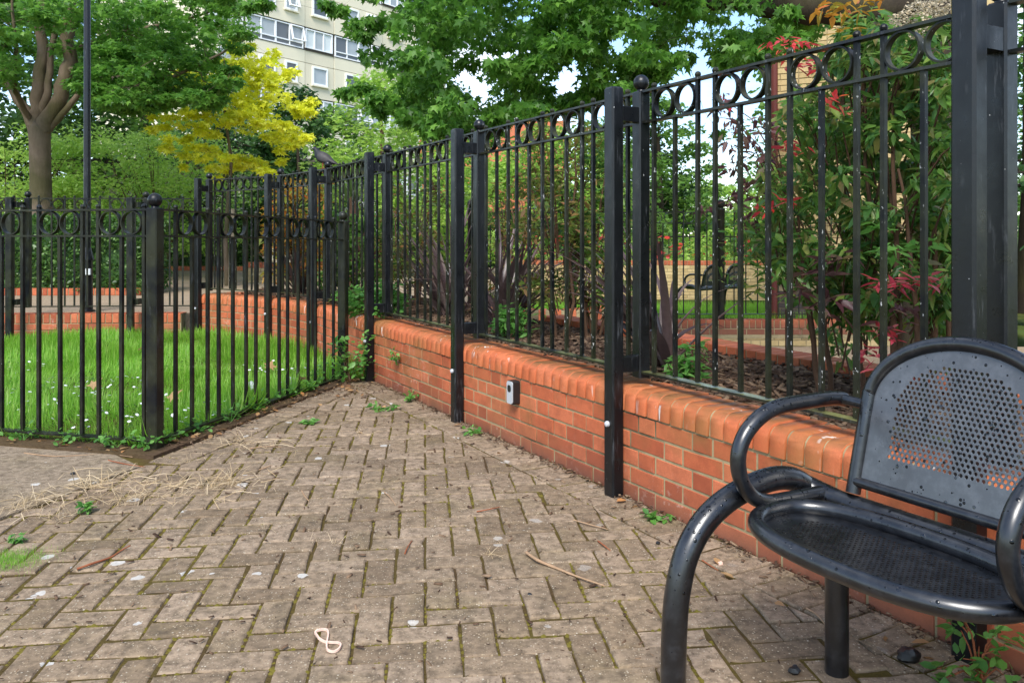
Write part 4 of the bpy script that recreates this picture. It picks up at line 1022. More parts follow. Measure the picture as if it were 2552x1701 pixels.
def flax(name,label,px,Y,z,n,L0,L1,mat,wd=.05,cat='plant',el0=1.45,el1=.75,curl=(.2,1.6),bias=None):
    X=(px-CX)/F*Y; r=thing(name,label,cat,(X,Y,z))
    for i in range(n):
        az=rnd.uniform(0,2*PI) if bias is None or rnd.random()<.5 else rnd.gauss(bias,.6)
        V,Fs=blade(rnd.uniform(L0,L1),wd*rnd.uniform(.6,1.15),az,rnd.uniform(el1,el0),rnd.uniform(*curl))
        me=bpy.data.meshes.new('leaf'); me.from_pydata(V,[],Fs); me.materials.append(mat); me.polygons.foreach_set('use_smooth',[True]*len(Fs))
        o=ob('leaf',me,r); o.location=(rnd.gauss(0,.035),rnd.gauss(0,.035),-.02)
    return r
FG='purple flax plants in the bed'
for px,K,n,l0,l1,bias,lab in ((1655,3.15,52,.5,1.05,2.6,'bronze purple flax with stiff upright blades behind the near panel'),(1255,3.3,58,.6,1.15,0.2,'bronze purple flax with arching blades behind the second panel'),(1120,3.3,48,.7,1.25,2.9,'bronze purple flax trailing blades over the wall by the third post')):
    o=flax('flax_plant',lab,px,bedY(px,K),.45,n,l0,l1,L_FLX,bias=bias); o['group']=FG
o=flax('flax_plant','dark flax behind the far corner of the tall railing',745,9.5,.45,26,.6,1.1,L_FLX); o['group']=FG
pm=flax('spiky_palm','spiky green palm head showing above the railing','palm',0,0,1) if False else None
pl=flax('spiky_palm','spiky green palm head showing above the third railing panel',880,9.3,1.55,46,.4,.62,L_PALM,.03,'palm',1.5,.1,(.1,.6))
MB().tube([(0,0,-1.15),(.03,0,-.5),(0,0,.02)],[.07,.06,.05],10).build('trunk',B_BRN,pl,True)
# mulch
def bedpts(n,K0,K1,Y0,Y1):
    Y=RNG.uniform(Y0,Y1,n); K=RNG.uniform(K0,K1,n); return np.stack([K-SL*Y,Y,np.zeros(n)],1)
n=9000; P=bedpts(n,2.705,3.8,1.6,7.0); P[:,2]=.452+RNG.uniform(0,.016,n)
tag(foliage(None,T_CHIP,P,frames(n,0,.22,.25),RNG.uniform(.022,.065,n),M_CHIP,name='bark_mulch'),kind='stuff')
n=2500; a=RNG.uniform(0,1,n); P=np.stack([-1.2-2.0*a+RNG.uniform(-.1,1,n)*.9,7.1+2.5*a+RNG.uniform(0,1,n)*.9,.452+RNG.uniform(0,.016,n)],1)
tag(foliage(None,T_CHIP,P,frames(n,0,.22,.25),RNG.uniform(.03,.08,n),M_CHIP,name='bark_mulch'),kind='stuff')
# hedges
def hedge(label,x0,x1,y0,y1,z0,z1,n,size,yr):
    r=thing('hedge',label,'hedge',((x0+x1)/2,(y0+y1)/2,z0)); 
    MB().box((0,0,(z1-z0)/2-.03),((x1-x0)-.22,(y1-y0)-.22,z1-z0-.12)).build('hedge_core',L_DRK,r)
    f=RNG.uniform(0,1,n); P=np.stack([RNG.uniform(x0,x1,n),np.where(f<.62,y0+RNG.uniform(-.02,.10,n),RNG.uniform(y0,y1,n)),np.where(f<.62,RNG.uniform(z0,z1,n),z1-RNG.uniform(-.04,.10,n))],1)
    e=f>.9; P[e,0]=x1-RNG.uniform(-.03,.1,e.sum()); P[e,2]=RNG.uniform(z0,z1,e.sum())
    P[:,1]+=.05*np.sin(P[:,0]*5)+.04*np.sin(P[:,2]*9+P[:,0]*3)
    foliage(r,T_OVAL,P,frames(n,.1,.5,.9),RNG.uniform(.6,1.3,n)*size,L_HDG,name='foliage')
hedge('clipped dark green hedge behind the black lamp post',-12,-5.45,12.15,13.1,.30,1.40,22000,.062,0)
hedge('clipped hedge at the far end of the path beneath the golden tree',-11,-6.5,20.8,21.8,.3,1.75,9000,.09,0)
hedge('clipped hedge crossing behind the small yellow planter',-5,1.5,22.5,23.5,.25,1.5,6000,.1,0)
# lawn ------------------------------------------------------------------
T_BLADE=(np.array([(-.03,0,0),(.03,0,0),(-.026,.5,.05),(.026,.5,.05),(0,1,.24)]),np.array([(0,1,3),(0,3,2),(2,3,4)]))
lawn=[p.xy for p in (GC+AD*4.6,GC+BD*.0,BE,WALLV[1]+PN[4]*.03,WALLV[2],WALLV[3],WALLV[4],Vector((-3.75,9.15,0)),Vector((-8.9,8.9,0)))]
def inpoly(P,poly):
    x,y=P[:,0],P[:,1]; r=np.zeros(len(P),bool); j=len(poly)-1
    for i in range(len(poly)):
        xi,yi=poly[i]; xj,yj=poly[j]; c=((yi>y)!=(yj>y))&(x<(xj-xi)*(y-yi)/(yj-yi+1e-12)+xi); r^=c; j=i
    return r
n=160000; Q_=np.stack([RNG.uniform(-8.8,-.9,n),RNG.uniform(4.2,9.3,n)],1); Q_=Q_[inpoly(Q_,lawn)]; 
pxq=CX+F*Q_[:,0]/Q_[:,1]; Q_=Q_[(pxq>-160)|(RNG.uniform(0,1,len(pxq))<.6)]
n=len(Q_); hn=.5+.5*np.sin(Q_[:,0]*2.3+1.3*np.sin(Q_[:,1]*1.9))*np.sin(Q_[:,1]*2.9+Q_[:,0]); 
edge=np.exp(-np.abs((Q_[:,0]-BE.x)*AD.x+(Q_[:,1]-BE.y)*AD.y)/.1)
hh=(.05+.07*hn+.045*edge)*RNG.uniform(.45,1.6,n)
yw=3.1*np.sin(Q_[:,0]*1.7+1.2*np.sin(Q_[:,1]*2.3))+2.3*np.cos(Q_[:,1]*1.9+Q_[:,0]*.8)+RNG.normal(0,.75,n); fr_=frames(n,-.66,.42,.0,yw); P=np.column_stack([Q_,np.full(n,.01)])
tag(foliage(None,T_BLADE,P,fr_,hh,L_GRS,name='lawn_grass'),kind='stuff')
n=900; Q_=np.stack([RNG.uniform(-5,-1.3,n*3),RNG.uniform(4.4,8.6,n*3)],1); Q_=Q_[inpoly(Q_,lawn)]; Q_=Q_[np.sin(Q_[:,0]*4.1)*np.sin(Q_[:,1]*3.7+1)>.2]; n=len(Q_)
tag(foliage(None,T_OVAL,np.column_stack([Q_,RNG.uniform(.03,.075,n)]),frames(n,.1,.4,.4),RNG.uniform(.015,.04,n),L_MID,name='clover'),kind='stuff')
n=260; Q_=np.stack([RNG.uniform(-5,-1.3,n*6),RNG.uniform(4.4,8.6,n*6)],1); Q_=Q_[inpoly(Q_,lawn)]; dn=np.sin(Q_[:,0]*3+1)*np.sin(Q_[:,1]*3.1)+.6*(6-Q_[:,1]); Q_=Q_[dn>.15][:n]; n=len(Q_)
T_DAI=(np.array([(0,0,.1)]+[(math.cos(a)*(1 if i%2 else .55),math.sin(a)*(1 if i%2 else .55),0) for i,a in enumerate([2*PI*k/16 for k in range(16)])]),np.array([(0,1+i,1+(i+1)%16) for i in range(16)]))
tag(foliage(None,T_DAI,np.column_stack([Q_,RNG.uniform(.07,.12,n)]),frames(n,0,.3,.35),RNG.uniform(.009,.015,n),M_WHT,name='daisies'),kind='stuff')
n=30000; P=np.stack([RNG.uniform(-.3,6,n),RNG.uniform(10.12,17,n),np.zeros(n)],1); P[:,2]=np.where(P[:,1]<16,.095-(P[:,1]-10.1)*.067,-.3)
tag(foliage(None,T_BLADE,P,frames(n,-1.0,.35,0),RNG.uniform(.06,.13,n),L_GRS2,name='far_lawn_grass'),kind='stuff')
n=5000; P=np.stack([RNG.uniform(-.2,9,n),RNG.uniform(19.1,20.5,n),RNG.uniform(.5,1.15,n)],1); P[:,2]*=.7+.3*np.sin(P[:,0]*3)
tag(foliage(None,T_OVAL,P,frames(n,.1,.5,.6),RNG.uniform(.06,.12,n),L_LIME,name='flower_bed_leaves'),kind='stuff')
n=260; P=np.stack([RNG.uniform(-.2,9,n),RNG.uniform(19.0,20.3,n),RNG.uniform(.6,1.15,n)],1)
tag(foliage(None,T_DAI,P,frames(n,.2,.5,.6),RNG.uniform(.05,.09,n),L_RED,name='red_flowers'),kind='stuff')
# ------------------------------------------------------------------ bench
SV=Vector((-.4879,.8729,0)); WV=Vector((.8729,.4879,0))
def SW(s,w_,z=0): return SV*s+WV*w_+Vector((0,0,z))
def smooth_path(pts,n=6):
    P=[Vector(p) for p in pts]; out=[]
    for i in range(len(P)-1):
        p0=P[max(i-1,0)];p1=P[i];p2=P[i+1];p3=P[min(i+2,len(P)-1)]
        for k in range(n):
            t=k/n; out.append(.5*((2*p1)+(p2-p0)*t+(2*p0-5*p1+4*p2-p3)*t*t+(3*p1-p0-3*p2+p3)*t**3))
    out.append(P[-1]); return out
def perforated(name,outline,holes,hr,mat,fmap,nh=8,th=.003):
    vs=[Vector(p) for p in outline]; ed=[(i,(i+1)%len(outline)) for i in range(len(outline))]
    for (u,v) in holes:
        o=len(vs); vs+=[Vector((u+hr*math.cos(2*PI*k/nh+.2),v+hr*math.sin(2*PI*k/nh+.2))) for k in range(nh)]; ed+=[(o+k,o+(k+1)%nh) for k in range(nh)]
    r=delaunay_2d_cdt(vs,ed,[],0,1e-6); V,Fs=r[0],r[2]
    cell={}
    for u,v in holes: cell.setdefault((int(u//.03),int(v//.03)),[]).append((u,v))
    ol=np.array(outline); keep=[]
    cen=np.array([[sum(V[i].x for i in f)/3,sum(V[i].y for i in f)/3] for f in Fs]); ins=inpoly(cen,[tuple(p) for p in ol])
    for f,(x,y),ok in zip(Fs,cen,ins):
        if not ok: continue
        cx,cy=int(x//.03),int(y//.03); hit=False
        for a in (-1,0,1):
            for b in (-1,0,1):
                for u,v in cell.get((cx+a,cy+b),()):
                    if (u-x)**2+(v-y)**2<(hr*.9)**2: hit=True
        if not hit: keep.append(tuple(f))
    me=bpy.data.meshes.new(name); me.from_pydata([fmap(p.x,p.y) for p in V],[],keep); me.materials.append(mat)
    bm=bmesh.new(); bm.from_mesh(me); bmesh.ops.recalc_face_normals(bm,faces=bm.faces); bmesh.ops.solidify(bm,geom=bm.faces[:],thickness=th); bm.to_mesh(me); bm.free(); return me
bench=thing('metal_bench','black tubular bench with perforated seat and arched back close in front of the brick wall','bench',tuple(SW(1.155,1.60)),math.atan2(.8729,-.4879))
# local: x along the bench (away), y towards the path, z up;  y = -(w-1.6)
LY=lambda w_:-(w_-1.60)
A_,B_=.305,.185
def seat_r(a):
    c,s_=math.cos(a),math.sin(a); n=2.5
    return (abs(c)**n+abs(s_)**n)**(-1/n)
out=[]
for k in range(64):
    a=2*PI*k/64; r=seat_r(a); x=A_*r*math.cos(a); y=(B_ if math.sin(a)>0 else B_*.80)*r*math.sin(a)
    out.append((x,y))
holes=[]; pit=.0125
for j in range(-14,15):
    for i in range(-24,25):
        x=i*pit+(pit/2 if j%2 else 0); y=j*pit*.87+.01
        if (abs(x)/(A_-.07))**2.3+(abs(y)/(.105))**2.3<1: holes.append((x,y))
dish=lambda x,y:(x,y+.025,.448-.016*max(0,1-(x/A_)**2)*max(0,1-(y/B_)**2)-.006)
seat_me=perforated('seat',[(x*.965,y*.95) for x,y in out],holes,.0040,M_BEN,dish,6)
HB,VS,ARC=.235,.20,.165
bo=[(-HB,0),(HB,0),(HB,VS)]+[(HB*math.cos(a),VS+ARC*math.sin(a)) for a in [PI*k/28 for k in range(1,28)]]+[(-HB,VS)]
hb=[];pit=.0131
for j in range(0,31):
    for i in range(-20,21):
        u=i*pit+(pit/2 if j%2 else 0); v=.075+j*pit*.87
        m=.072
        if abs(u)<HB-m and (v<VS or ((abs(u)/(HB-m))**2+((v-VS)/(ARC-m*.75))**2<1)) : hb.append((u,v))
lean=.26
bmap=lambda u,v:(u,LY(1.785+v*lean-.02*(1-(u/HB)**2)*0),.508+v)
back_me=perforated('backrest',[(u*.985,v*.99+.002) for u,v in bo],hb,.0046,M_BENP,bmap,9)
beam_y=LY(1.775)
for sx in (0,-.65):
    o=ob('seat',seat_me,bench); o.location=(sx,0,0)
    rim=[(x+sx,y+.025,.448) for x,y in out]
    MB().tube(rim,.021,12,False,True).build('seat_rim',M_BEN,bench,True,80)
    o=ob('backrest',back_me,bench); o.location=(sx,0,0)
    fr_=[(HB,.475-.508)]+[(u,v) for u,v in bo[1:]]+[(-HB,.475-.508)]
    fr_=smooth_path([(u*1.03+sx,bmap(u,v)[1],bmap(u,v)[2]) for u,v in fr_],3)
    MB().tube(fr_,.0185,12).build('back_frame',M_BEN,bench,True,80)
    MB().tube([(-HB+sx,bmap(0,0)[1]+.006,.506),(HB+sx,bmap(0,0)[1]+.006,.506)],.013,10).build('cross_bar',M_BEN,bench,True,80)
    for q in (-1,1): MB().box((sx+q*.17,LY(1.715),.422),(.04,.09,.008)).build('seat_bracket',M_BEN,bench)
legx=.375
pth=[(1.298,-.03),(1.30,.08),(1.303,.18),(1.312,.265),(1.340,.355),(1.395,.423),(1.47,.466),(1.56,.490),(1.64,.4975),(1.705,.487),(1.752,.462)]
front=smooth_path([(0,LY(a),b) for a,b in pth],4)
for sx,sg in ((legx,1),(-.65-legx,-1)):
    lp=[Vector((sx,p.y,p.z)) for p in front]
    tail=[Vector((sx-sg*.03,beam_y+.002,.448)),Vector((sx-sg*.09,beam_y,.440))]
    MB().tube(lp+tail,.031,16).build('front_leg',M_BEN,bench,True,80)
    MB().tube([(sx-sg*.085,beam_y,.43),(sx-sg*.085,beam_y,-.04)],.030,16).build('rear_leg',M_BEN,bench,True,80)
MB().tube([(legx-.07,beam_y,.440),(-.65-legx+.07,beam_y,.440)],.031,16).build('beam',M_BEN,bench,True,80)
ap=[(1.845,.693),(1.80,.700),(1.70,.701),(1.60,.697),(1.535,.678),(1.485,.640),(1.462,.59),(1.470,.535),(1.505,.488),(1.56,.463),(1.64,.458),(1.755,.455)]
for sx,e0 in ((.325,HB*1.03),(-.325,-HB),(-.975,-.65-HB*1.03)):
    pts=smooth_path([(sx,LY(a),b) for a,b in ap],5)
    MB().tube(pts,.0195,14).build('armrest',M_BEN,bench,True,80)
    MB().tube([(sx,LY(1.825),.697),(e0,LY(1.838),.692)],.014,10).build('arm_connector',M_BEN,bench,True,80)
# rain drops standing on the paint
M_DROP=NT('rain_drop').fin((.002,.0022,.0026),.16,.4)
T_DOME=(np.array([(math.cos(a),math.sin(a),0) for a in [2*PI*k/8 for k in range(8)]]+[(.6*math.cos(a),.6*math.sin(a),.17) for a in [2*PI*k/8 for k in range(8)]]+[(0,0,.22)]),np.array([t for k in range(8) for t in ((k,(k+1)%8,8+(k+1)%8),(k,8+(k+1)%8,8+k),(8+k,8+(k+1)%8,16))]))
dp=[];dn=[]
for ch in list(bench.children):
    nm=ch.name.split('.')[0]
    if nm not in ('front_leg','armrest','seat_rim','back_frame','beam','backrest'): continue
    wgt={'front_leg':260,'armrest':120,'seat_rim':150,'back_frame':90,'beam':160,'backrest':130}[nm]
    ps=[p for p in ch.data.polygons if p.area>1e-7 and (p.normal.z>-.1 if nm!='backrest' else p.normal.y>.6) and (nm!='front_leg' or p.center.z>.12)]
    if not ps: continue
    for p in rnd.choices(ps,weights=[p.area*(1 if nm=='backrest' else max(.05,p.normal.z+.15)) for p in ps],k=wgt):
        vs_=[ch.data.vertices[i].co for i in p.vertices]; ww=[rnd.random() for _ in vs_]; sw=sum(ww)
        q=sum((v*x for v,x in zip(vs_,ww)),Vector((0,0,0)))/sw+ch.location
        dp.append(tuple(q)); dn.append(tuple(p.normal))
dp=np.array(dp);dn=norm(np.array(dn)); ax=np.tile(np.array([[0.,0,1]]),(len(dn),1)); ax[np.abs(dn[:,2])>.9]=(1,0,0); sx_=norm(np.cross(ax,dn)); ty_=np.cross(dn,sx_)
R_=np.stack([sx_,ty_,dn],2); o=ob('water_drops',cloud_mesh('water_drops',T_DOME,dp,R_,RNG.gamma(2.2,.001,len(dp)).clip(.001,.0040),M_DROP),bench); o['kind']='stuff'
fb=copy_tree(bench); fb.location=(4.0,15.4,-.27); fb.rotation_euler=(0,0,math.radians(38)); fb.name='metal_bench'
fb['label']='distant black tubular bench standing on the far lawn beyond the thin railing'
# ------------------------------------------------------------------ lamp post, key safe, pigeon
lp=thing('lamp_post','tall slim black lamp post standing in front of the clipped hedge','lamp post',(-4.93,9.5,.245))
MB().lathe([(.085,0),(.085,.02),(.062,.03),(.058,.60)],n=18).build('base_column',M_BLK,lp,True); MB().lathe([(.078,.60),(.078,.615),(.044,.745),(.043,.75)],n=18).build('cone_collar',M_BLK,lp,True)
MB().tube([(0,0,.74),(0,0,2.5),(0,0,5.2)],[.040,.038,.034],16).build('pole',M_BLK,lp,True)
MB().lathe([(.05,5.2),(.16,5.45),(.17,5.5),(.05,5.62)],n=16).build('lantern',M_BLK,lp,True); MB().box((.05,-.075,.47),(.05,.03,.07)).build('label_plate',M_WHT,lp)
kc=Vector((.03,2.487-.0,0)); kY=4.40; kx=2.487-SL*kY
ks=thing('key_safe','small black key safe with a silver front fixed to the brick wall','key safe',(kx,kY,.292),math.atan2(ALG.y,ALG.x)); ks.location=Vector((kx,kY,.292))+NRM*.001
# local x along wall (away), y = towards wall? -> outward normal is +y or -y
yo=1 if Vector((-ALG.y,ALG.x,0)).dot(NRM)>0 else -1
def rr(w_,h,r,n=5):
    P=[]
    for cx,cz,a0 in ((w_/2-r,h/2-r,0),(-w_/2+r,h/2-r,PI/2),(-w_/2+r,-h/2+r,PI),(w_/2-r,-h/2+r,1.5*PI)):
        for k in range(n+1): a=a0+PI/2*k/n; P.append((cx+r*math.cos(a),cz+r*math.sin(a)))
    return P
def slabxz(b,P,y0,y1):
    n=len(P); V=[(x,y0*yo,z) for x,z in P]+[(x,y1*yo,z) for x,z in P]
    b._a(V,[tuple(range(n)),tuple(range(2*n-1,n-1,-1))]+[(i,n+i,n+(i+1)%n,(i+1)%n) for i in range(n)]); return b
slabxz(MB(),rr(.066,.125,.010),0,.040).build('body',M_BPL,ks)
slabxz(MB(),rr(.060,.118,.014),.041,.047).build('front_cover',M_GREYS,ks)
b=MB(); slabxz(b,[(x,z+.022) for x,z in rr(.034,.036,.012)],.0475,.0495); b.build('dial_window',M_BPL,ks)
t=NT('pigeon_plumage'); n_=t.noise(40,4,.6); sx=t.n('SeparateXYZ'); t.l(t.n('TexCoord').outputs['Object'],sx.inputs[0])
col=t.mix(t.ramp(sx.outputs[0],[(.0,0),(.06,1)]),t.mix(n_,(.018,.017,.02),(.075,.065,.065)),(.010,.012,.016)); M_PIG=t.fin(col,.6,.4)
pq=Q[5]+(Q[6]-Q[5]).normalized()*.085
pg=thing('pigeon','grey speckled pigeon perched on the tall railing beside a ball finial','pigeon',(pq.x,pq.y,1.775),math.radians(165))
# axis from tail to beak: (x along, z, radius y, radius z)
prof=[(-.165,.035,.016,.005),(-.12,.046,.026,.010),(-.085,.062,.036,.026),(-.045,.082,.047,.045),(0,.102,.054,.056),(.038,.122,.050,.054),(.066,.146,.038,.042),(.080,.172,.025,.027),(.090,.190,.021,.021),(.103,.199,.019,.019),(.116,.198,.013,.013),(.122,.196,.006,.006)]
V=[];Fs=[];nn=14
for i,(x,z,ry,rz) in enumerate(prof):
    a,c=prof[max(0,i-1)],prof[min(len(prof)-1,i+1)]; tx,tz=c[0]-a[0],c[1]-a[1]; l_=math.hypot(tx,tz); nx,nz_=-tz/l_,tx/l_
    for k in range(nn): an=2*PI*k/nn; V.append((x+nx*rz*math.sin(an),ry*math.cos(an),z+nz_*rz*math.sin(an)))
for i in range(len(prof)-1):
    for k in range(nn): Fs.append((i*nn+k,i*nn+(k+1)%nn,(i+1)*nn+(k+1)%nn,(i+1)*nn+k))
Fs+=[tuple(range(nn-1,-1,-1)),tuple((len(prof)-1)*nn+k for k in range(nn))]
m=MB(); m._a(V,Fs); m.build('body',M_PIG,pg,True,80)
m=MB(); m.tube([(.118,0,.197),(.136,0,.190),(.143,0,.184)],[.006,.0045,.001],8); m.build('beak',M_BPL,pg,True)
for s_ in (-1,1):
    m=MB(); m.tube([(.0,s_*.02,.055),(.006,s_*.02,.025),(.004,s_*.02,.004)],[.010,.005,.004],8); m.tube([(-.015,s_*.02,.004),(.03,s_*.02,.003)],.003,6); m.build('leg',M_RBD,pg,True)
    m=MB(); m.lathe([(.001,-.0025),(.0035,0),(.001,.0025)],(.106,s_*.0185,.202),8); m.build('eye',M_RUB,pg)
    m=MB(); 
    wv=[];
    for i in range(9):
        t_=i/8; x=.045-.175*t_; hgt=.042*(1-t_)**.5*(1 if t_<.9 else .6)+.004; zc=.108-.060*t_
        wv+=[(x,s_*(.050*(1-.55*t_)+.006),zc+hgt*.75),(x,s_*(.055*(1-.5*t_)+.008),zc),(x,s_*(.048*(1-.5*t_)+.004),zc-hgt*.6)]
    m._a(wv,[(3*i+q,3*i+q+1,3*i+q+4,3*i+q+3) for i in range(8) for q in (0,1)]); m.build('wing',M_PIG,pg,True,80)
# ------------------------------------------------------------------ small things on the paving
c0=G(812,1598)
rb=[(785,1578),(792,1572),(812,1570),(818,1580),(815,1600),(814,1614),(818,1622),(832,1625),(845,1618),(849,1608),(842,1603),(825,1602),(808,1600),(792,1590)]
pts=smooth_path([G(x,y,.004+.004*abs(math.sin(i*1.3))) for i,(x,y) in enumerate(rb)],4)[:-1]
b=MB()
off=c0
V=[];Fs=[];m_=len(pts)
for i in range(m_):
    p=pts[i]-off; d=(pts[(i+1)%m_]-pts[i-1]).normalized(); s_=Vector((-d.y,d.x,0)).normalized()*.0022
    V+=[p-s_,p+s_,p+s_+Vector((0,0,.006)),p-s_+Vector((0,0,.006))]
for i in range(m_):
    j=(i+1)%m_
    for q in range(4): Fs.append((4*i+q,4*i+(q+1)%4,4*j+(q+1)%4,4*j+q))
b._a(V,Fs); o=b.build('rubber_band',M_RUB,None,False); o.location=c0; tag(o,'pale pink rubber band twisted into a figure of eight on the paving','rubber band')
def twig(pts,r,mat,label,grp='twigs on the paving'):
    P=smooth_path([G(x,y,r+.002+.004*math.sin(i*2)) for i,(x,y) in enumerate(pts)],5); c=P[len(P)//2].copy(); c.z=0; n=len(P)
    o=MB().tube([p-c for p in P],[r*(1.1-.6*i/n)*rnd.uniform(.85,1.15) for i in range(n)],6).build('twig',mat,None,True,80); o.location=c; tag(o,label,'twig',grp); return o
twig([(1312,1376),(1340,1395),(1390,1416),(1440,1436),(1505,1458)],.0055,M_TWIG,'long pale twig lying across the middle of the paving')
twig([(192,1417),(225,1405),(275,1388),(300,1372),(325,1358)],.0042,M_TWIGR,'reddish brown twig on mossy paving at the left')
for a,mm,l_ in ([(1009,1378),(1016,1362),(1027,1346)],M_TWIGR,'short red brown twig above the middle of the paving'),([(1188,1274),(1220,1268),(1247,1262)],M_TWIGR,'thin brown twig on paving left of the second front post'),([(958,1226),(972,1238),(986,1258)],M_TWIG,'short pale twig among the mossy blocks'),([(752,1222),(760,1236),(770,1248)],M_TWIG,'short straw coloured stick near the dry tufts'),([(645,1170),(665,1163),(682,1157)],M_TWIG,'thin white stick near the lawn corner'),([(1430,1295),(1470,1306),(1515,1318)],M_TWIG,'pale slender twig beside the foot of the wall'),([(1490,1347),(1508,1360),(1522,1372)],M_TWIGR,'reddish twig near the bench leg'),([(2010,1515),(2035,1530),(2060,1560)],M_TWIG,'thin twig behind the curved bench leg'),([(60,1128),(140,1136),(260,1131),(330,1138)],M_TWIG,'long dry stalk lying along the edge of the slab'),([(270,1146),(310,1155),(362,1163)],M_TWIGR,'orange brown stalk by the corner post'),([(1750,1395),(1770,1408),(1790,1420)],M_TWIGR,'small red twig behind the front bench leg'),([(620,1118),(660,1112),(700,1113)],M_TWIG,'dry stalk across the edging blocks'):
    twig(a,.0028,mm,l_)
TG='dry grass tufts in the paving joints'
for i,(px,py,sz,nb_,lab) in enumerate([(228,1212,.12,46,'largest dry straw tuft on the slab edge near the corner post'),(345,1238,.09,46,'flattened dry grass tuft at the edge of the slab'),(575,1205,.12,44,'upright dry grass tuft right of the corner post'),(530,1212,.10,50,'spreading dry grass tuft on the mossy blocks'),(92,1250,.11,48,'sprawling dry grass tuft on the left part of the slab'),(40,1268,.10,40,'dry grass tuft at the left picture edge'),(615,1098,.10,28,'small upright dry tuft beside the lawn railing'),(893,1082,.08,30,'round dry grass wisp near the far end of the path'),(1238,1383,.06,14,'tiny dry tuft in the middle of the paving'),(822,1352,.06,18,'small dry tuft left of the middle'),(435,1215,.08,40,'flat straw patch between the larger tufts'),(150,1290,.09,34,'thin dry tuft on the slab boundary'),(300,1255,.08,30,'short straw tuft in front of the slab'),(470,1150,.07,24,'little straw heap by the lawn railing'),(680,1320,.05,12,'tiny straw tuft on mossy blocks')]):
    c=G(px,py,.002); nb_=int(nb_*1.6); P=np.array(c)+RNG.normal(0,1,(nb_,3))*np.array([.035,.025,0]); 
    r=thing('dry_grass_tuft',lab,'dry grass',tuple(c),0,TG); foliage(r,T_HAIR,P,frames(nb_,-.34 if i%3!=1 else -.1,.42,.6),RNG.uniform(.35,1.25,nb_)*sz*.9,L_DRY,0,name='blades')
DG='dead leaves scattered along the railings'
lm_=tmpl_mesh('dead_leaf',T_OVAL,L_DEAD); lms=tmpl_mesh('dead_leaf',T_STAR,L_DEAD)
spots=[(t,rnd.uniform(-.02,.15)) for t in [rnd.uniform(.1,2.25) for _ in range(70)]]
def dead(p,sz,star_=False,lb='dry brown leaf on the paving near the foot of the brick wall',gr='dead leaves along the foot of the wall'):
    o=ob('dead_leaf',lms if star_ else lm_); o.location=p; o.scale=(sz,sz,sz*1.6); o.rotation_euler=(rnd.gauss(0,.35),rnd.gauss(0,.35),rnd.uniform(0,6.3)); tag(o,lb,'leaf',gr)
for t_,u in spots: dead(GC+BD*t_-AD*u+Vector((0,0,.016)),rnd.uniform(.025,.055),rnd.random()<.3,'curled brown leaf on the soil under the angled lawn railing','dead leaves under the angled lawn railing')
for _ in range(16): dead(GC+AD*rnd.uniform(.1,1.0)-BD*rnd.uniform(.02,.13)+Vector((0,0,.016)),rnd.uniform(.03,.06),False,'dry leaf on the soil below the front rail left of the corner post','dead leaves below the front rail')
for px,py in ((835,985),(860,995),(795,1005),(905,985),(890,1078),(960,1010),(1240,1130),(1150,1045),(1130,1060),(1560,1245),(1590,1262),(1615,1270),(1790,1405),(1830,1440),(1930,1500),(2080,1530),(2270,1600),(2300,1635),(2200,1590)): dead(G(px,py,.006),rnd.uniform(.03,.06))
for X_,Y_,lb_ in ((-2.2,5.2,'tan fallen leaf in the lawn behind the front rail'),(-1.9,6.4,'large tan leaf in the lawn midway to the end post'),(-2.9,5.6,'tan leaf among the daisies at the left of the lawn'),(-3.4,7.5,'tan leaf in the lawn nearest the brick edging'),(-2.1,4.9,'tan leaf in the grass nearest the corner post'),(-1.5,5.9,'pale leaf in the grass beside the plastic litter')): 
    o=ob('fallen_leaf',lms); o.location=(X_,Y_,.09); o.scale=(.12,.12,.15); o.rotation_euler=(.5,.3,rnd.uniform(0,6)); tag(o,lb_,'leaf','fallen leaves in the lawn')
n=420; q_=RNG.integers(0,7,n); ce=np.array([tuple(G(x,y,.006)) for x,y in ((230,1215),(345,1240),(570,1208),(90,1252),(435,1218),(620,1105),(300,1190))])[q_]; P=ce+RNG.normal(0,1,(n,3))*np.array([.11,.10,0])+np.array([0,0,.004])
tag(foliage(None,T_HAIR,P,frames(n,0,.06,.8),RNG.uniform(.04,.16,n),L_DRY,name='straw_litter'),kind='stuff')
# weeds
def weed(label,p,n,size,rad,h,single=0,grp='green weeds in the joints',tm_=T_OVAL,mat=L_WEED,stems=4):
    r=thing('weed_plant',label,'weed',tuple(p),0,grp); b=MB(); cl=[]
    for i in range(stems):
        a=rnd.uniform(0,6.3); e=Vector((math.cos(a)*rad*.8,math.sin(a)*rad*.8,h*rnd.uniform(.4,1))); b.tube([(0,0,0),e*.5+Vector((0,0,h*.15)),e],[.0022,.0018,.001],5,False)
        for t_ in (.45,.75,1): cl.append((tuple(Vector(p)+e*t_),(rad*.28,rad*.28,h*.16)))
    b.build('stem',B_BRN if h>.2 else L_WEED,r)
    P=clump_points(cl,max(3,n//len(cl))); N=len(P); foliage(r,tm_,P,frames(N,.1,.4,.45),RNG.uniform(.6,1.3,N)*size,mat,single,name='leaves')
weed('leafy weed patch at the foot of the third front post',Vector((-1.24,6.27,.01)),230,.05,.2,.36,stems=8)
for i in range(26): dead(Vector((-1.22+rnd.gauss(0,.12),6.2+rnd.gauss(0,.14),.006)),rnd.uniform(.03,.06),False,'brown leaf drifted into the corner by the third front post','dead leaves drifted in the far corner')
weed('small weed at the base of the wall near the third post',G(955,1022),40,.04,.10,.06)
weed('little weed growing in front of the second post',G(1020,1000),30,.035,.08,.06)
weed('tiny weed by the twig at the wall foot',G(1188,1080),26,.035,.08,.05)
weed('flat green weed on the paving left of the bench leg',G(1636,1300),26,.032,.06,.03)
weed('tiny weed sprout near the middle of the path',G(770,1055),16,.03,.05,.04)
